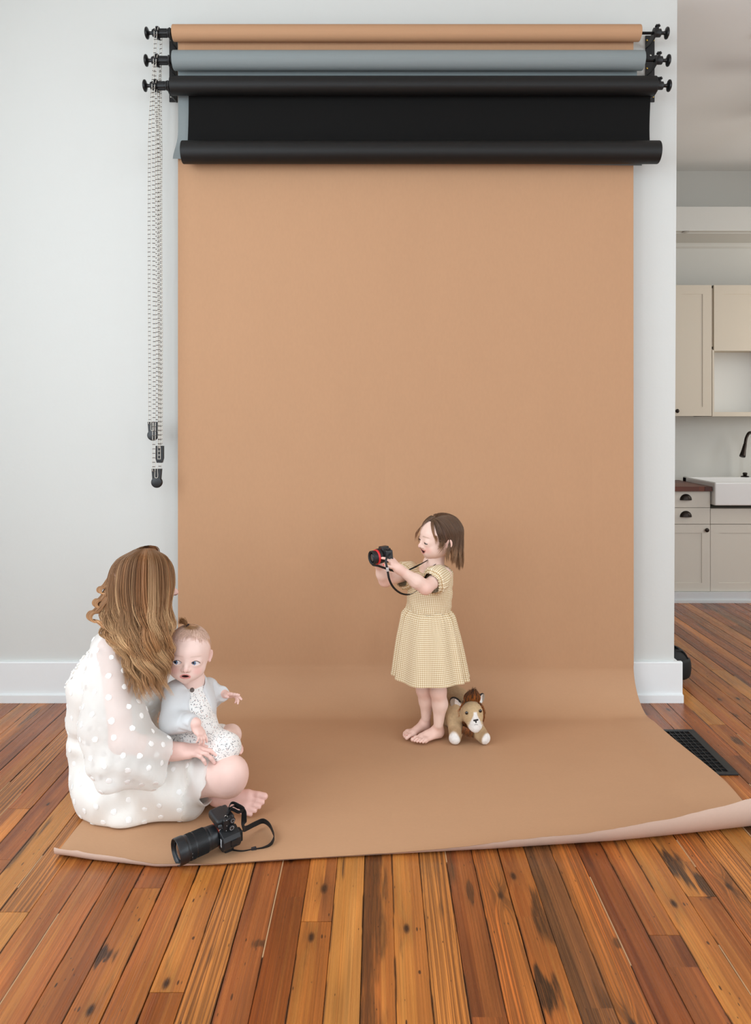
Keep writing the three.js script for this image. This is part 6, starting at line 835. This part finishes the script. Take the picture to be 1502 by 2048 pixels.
// ---------------------------------------------------------------- mirrorless camera with zoom lens lying on the paper
{
  const c = thing('camera', 'large black mirrorless camera with a long zoom lens lying on the paper beside the woman', 'camera');
  const L = V(-0.80, -0.085, 0.585).normalize(), U0 = V(0.12, 1, 0.10), X = U0.clone().addScaledVector(L, -U0.dot(L)).normalize(), T = X.clone().cross(L).normalize(); // X: grip end (up), T: top plate (towards us)
  const mount = at(437, 1668, 2.335), M = new THREE.Matrix4().makeBasis(X.clone().negate(), T, L).setPosition(mount);
  // the parts below are written with x to the grip end; put() mirrors them into the right-handed frame and turns the faces back out
  const put = (g0) => { const g = plain(g0).scale(-1, 1, 1); for (const k of ['position', 'normal', 'uv']) { const t = g.attributes[k], n = t.itemSize, A = t.array; for (let i = 0; i < t.count; i += 3) for (let j = 0; j < n; j++) { const q = A[(i + 1) * n + j]; A[(i + 1) * n + j] = A[(i + 2) * n + j]; A[(i + 2) * n + j] = q; } } return g.applyMatrix4(M); }, onBody = (x, y, z) => V(-x, y, z).applyMatrix4(M), body = std(0x1c1d1f, 0.48), rub = std(0x0e0f10, 0.75, { bumpMap: fibre, bumpScale: 0.0004 }), satin = std(0x1b1d20, 0.36);
  const yC = 0.0;
  mesh('camera_body', put(join([box(0.118, 0.066, 0.044, 0.006, -0.006, -0.022, 0.008), box(0.028, 0.070, 0.050, 0.052, -0.007, -0.008, 0.010), extrude([[-0.030, 0.024], [0.026, 0.024], [0.018, 0.050], [0.008, 0.056], [-0.012, 0.056], [-0.022, 0.050]], 0.052, 0.003).translate(0.0, 0, -0.046), box(0.036, 0.010, 0.030, -0.036, 0.027, -0.022, 0.003), box(0.044, 0.012, 0.032, 0.044, 0.029, -0.018, 0.004)])), body, c);
  mesh('eyepiece', put(box(0.036, 0.026, 0.016, -0.002, 0.036, -0.052, 0.004)), rub, c);
  mesh('hot_shoe', put(join([box(0.019, 0.0015, 0.018, -0.002, 0.0605, -0.024), box(0.002, 0.004, 0.018, 0.0075, 0.0615, -0.024), box(0.002, 0.004, 0.018, -0.0115, 0.0615, -0.024)])), std(0x3a3b3d, 0.35, { metalness: 0.7 }), c);
  const dial = (x, z, r, h, y) => { const g = [lathe([[0, h], [r * 0.9, h], [r, h - 0.001], [r, 0], [0, 0]], 32)]; for (let k = 0; k < 26; k++) { const a = k / 26 * Math.PI * 2; g.push(box(0.0012, h * 0.85, 0.0012, r * Math.cos(a), h * 0.45, r * Math.sin(a))); } return join(g).translate(x, y, z); };
  mesh('mode_dial', put(dial(0.036, -0.026, 0.0095, 0.008, 0.034)), satin, c); mesh('exposure_dial', put(dial(0.058, -0.030, 0.0085, 0.006, 0.034)), satin, c); mesh('shutter_button', put(lathe([[0, 0.0045], [0.0055, 0.004], [0.0065, 0.001], [0.009, 0], [0, 0]], 24).translate(0.053, 0.036, 0.010)), std(0x3c4044, 0.3, { metalness: 0.4 }), c);
  const marks = []; for (let k = 0; k < 10; k++) { const a = k / 10 * Math.PI * 2; marks.push(box(0.0010, 0.0003, 0.0024, 0, 0, 0.0062).rotateY(a).translate(0.036, 0.0422, -0.026), box(0.0009, 0.0003, 0.0018, 0, 0, 0.0056).rotateY(a).translate(0.058, 0.0402, -0.030)); }
  for (const [x, z] of [[0.046, 0.004], [0.043, 0.009], [0.046, -0.012], [0.030, -0.010], [0.064, -0.012], [-0.036, -0.014], [-0.040, -0.028]]) marks.push(box(0.0025, 0.0003, 0.0012, x, 0.0354 - (x < 0 ? 0.003 : 0), z)); mesh('dial_marks', put(join(marks)), std(0xe8eaec, 0.5), c);
  // lens: mount ring, barrel with zoom ribs, focus ring, filter rim and glass
  mesh('mount_ring', put(lathe([[0.024, 0.0], [0.0345, 0.0], [0.0345, 0.005], [0.032, 0.006], [0.024, 0.006]], 48).rotateX(Math.PI / 2)), std(0xd2cfc8, 0.25, { metalness: 1 }), c);
  mesh('lens_accent', put(lathe([[0.030, 0.006], [0.0338, 0.006], [0.0338, 0.0078], [0.030, 0.008]], 48).rotateX(Math.PI / 2)), std(0xb0422e, 0.4), c);
  const barrel = [[0.024, 0.006], [0.0310, 0.008], [0.033, 0.014], [0.0345, 0.030], [0.0345, 0.034], [0.0338, 0.035], [0.0338, 0.037], [0.0352, 0.038], [0.0365, 0.046], [0.0365, 0.078], [0.0358, 0.079], [0.0358, 0.081], [0.0368, 0.082], [0.0372, 0.104], [0.0365, 0.105], [0.0365, 0.107], [0.0385, 0.109], [0.0400, 0.114], [0.0400, 0.136], [0.0388, 0.138], [0.0372, 0.138], [0.0365, 0.130], [0.031, 0.127], [0, 0.126]];
  mesh('lens_barrel', put(lathe(barrel, 72).rotateX(Math.PI / 2)), satin, c);
  const ribs = []; for (let k = 0; k < 72; k++) { const a = k / 72 * Math.PI * 2; ribs.push(box(0.0014, 0.0016, 0.034, 0, 0.0366, 0.062).rotateZ(a), box(0.0016, 0.0012, 0.016, 0, 0.0374, 0.0925).rotateZ(a)); } mesh('zoom_ribs', put(join(ribs)), rub, c);
  mesh('front_glass', put(lathe([[0, 0.1335], [0.012, 0.1325], [0.024, 0.1295], [0.0308, 0.126], [0, 0.125]], 56).rotateX(Math.PI / 2)), phys(0x2c211a, 0.03, { clearcoat: 1, clearcoatRoughness: 0.02, iridescence: 0.6, iridescenceIOR: 1.6, specularIntensity: 1 }), c);
  mesh('inner_ring', put(lathe([[0.0285, 0.131], [0.0312, 0.1305], [0.0312, 0.1275], [0.0285, 0.128]], 56).rotateX(Math.PI / 2)), std(0x3a3f44, 0.3, { metalness: 0.5 }), c);
  const lm = []; for (const [a, z, w] of [[0.5, 0.098, 0.004], [0.9, 0.040, 0.004], [1.05, 0.040, 0.003], [1.2, 0.040, 0.005], [0.75, 0.020, 0.007], [0.2, 0.100, 0.003], [-0.1, 0.100, 0.003], [1.3, 0.088, 0.003]]) lm.push(box(w, 0.0003, 0.0014, 0, 0.0376 - (z < 0.05 ? 0.0024 : 0) - (z < 0.03 ? 0.002 : 0), z).rotateZ(a)); mesh('lens_marks', put(join(lm)), std(0xd8dadc, 0.5), c);
  // maker's lettering on the front of the finder hump
  const font = await new FontLoader().loadAsync('fonts/droid/droid_serif_bold.typeface.json'), tg = new TextGeometry('SONY', { font, size: 0.0068, depth: 0.0006, curveSegments: 4 }); tg.computeBoundingBox(); const tw = tg.boundingBox.max.x; tg.translate(-tw / 2 + 0.002, 0.036, 0.0094); mesh('lettering', tg.applyMatrix4(M), std(0xf0f2f4, 0.45), c);
  // strap: from both lugs, a loop standing behind and the long run lying on the paper
  const lugG = onBody(0.066, 0.022, -0.016), lugN = onBody(-0.054, 0.016, -0.020), web = std(0x101113, 0.7, { bumpMap: fibre, bumpScale: 0.0004 });
  const Q = at;
  mesh('strap', strap([lugG, Q(466, 1612, 2.36), Q(480, 1615, 2.36), Q(487, 1622, 2.365), Q(488, 1640, 2.37), Q(487, 1656, 2.385), Q(492, 1657, 2.415), Q(510, 1648, 2.45), Q(526, 1642, 2.47), Q(537, 1648, 2.455), Q(545, 1662, 2.42), Q(548, 1676, 2.385), Q(540, 1690, 2.36), Q(527, 1697, 2.35), Q(505, 1701, 2.345), Q(484, 1704, 2.335), lugN], 0.017, 0.0022, [V(0.3, 0.8, 0.4), V(0.9, 0.2, 0.3), V(0.1, 1, 0.1), V(0, 1, 0.1), V(0, 1, 0.15), V(0, 0.9, 0.4), V(0, 0.8, 0.5), V(0, 0.8, 0.5)], 200), web, c);
  const lp = [lugG, Q(463, 1606, 2.352), Q(478, 1611, 2.355), Q(487, 1619, 2.36), Q(478, 1624, 2.35), Q(466, 1619, 2.345), Q(456, 1617, 2.345)]; mesh('strap_loop', strap(lp, 0.011, 0.002, [V(0.2, 0.6, 0.7), V(0.2, 0.9, 0.3), V(0.3, 0.9, 0.2)], 70), web, c);
  const kp = Q(508, 1700.5, 2.342); mesh('buckle', new RoundedBoxGeometry(0.016, 0.021, 0.006, 2, 0.0015).rotateZ(0.12).rotateY(0.2).translate(kp.x, kp.y, kp.z), std(0x22252a, 0.35), c);
  for (const q of [lugG, lugN]) mesh('lug', new THREE.TorusGeometry(0.0042, 0.0010, 8, 20).translate(q.x, q.y, q.z), steel, c);
}
scene.traverse((o) => { if (o.isMesh) o.castShadow = o.receiveShadow = true; if (o.isLight && o.shadow) o.castShadow = true; });
renderer.render(scene, camera);
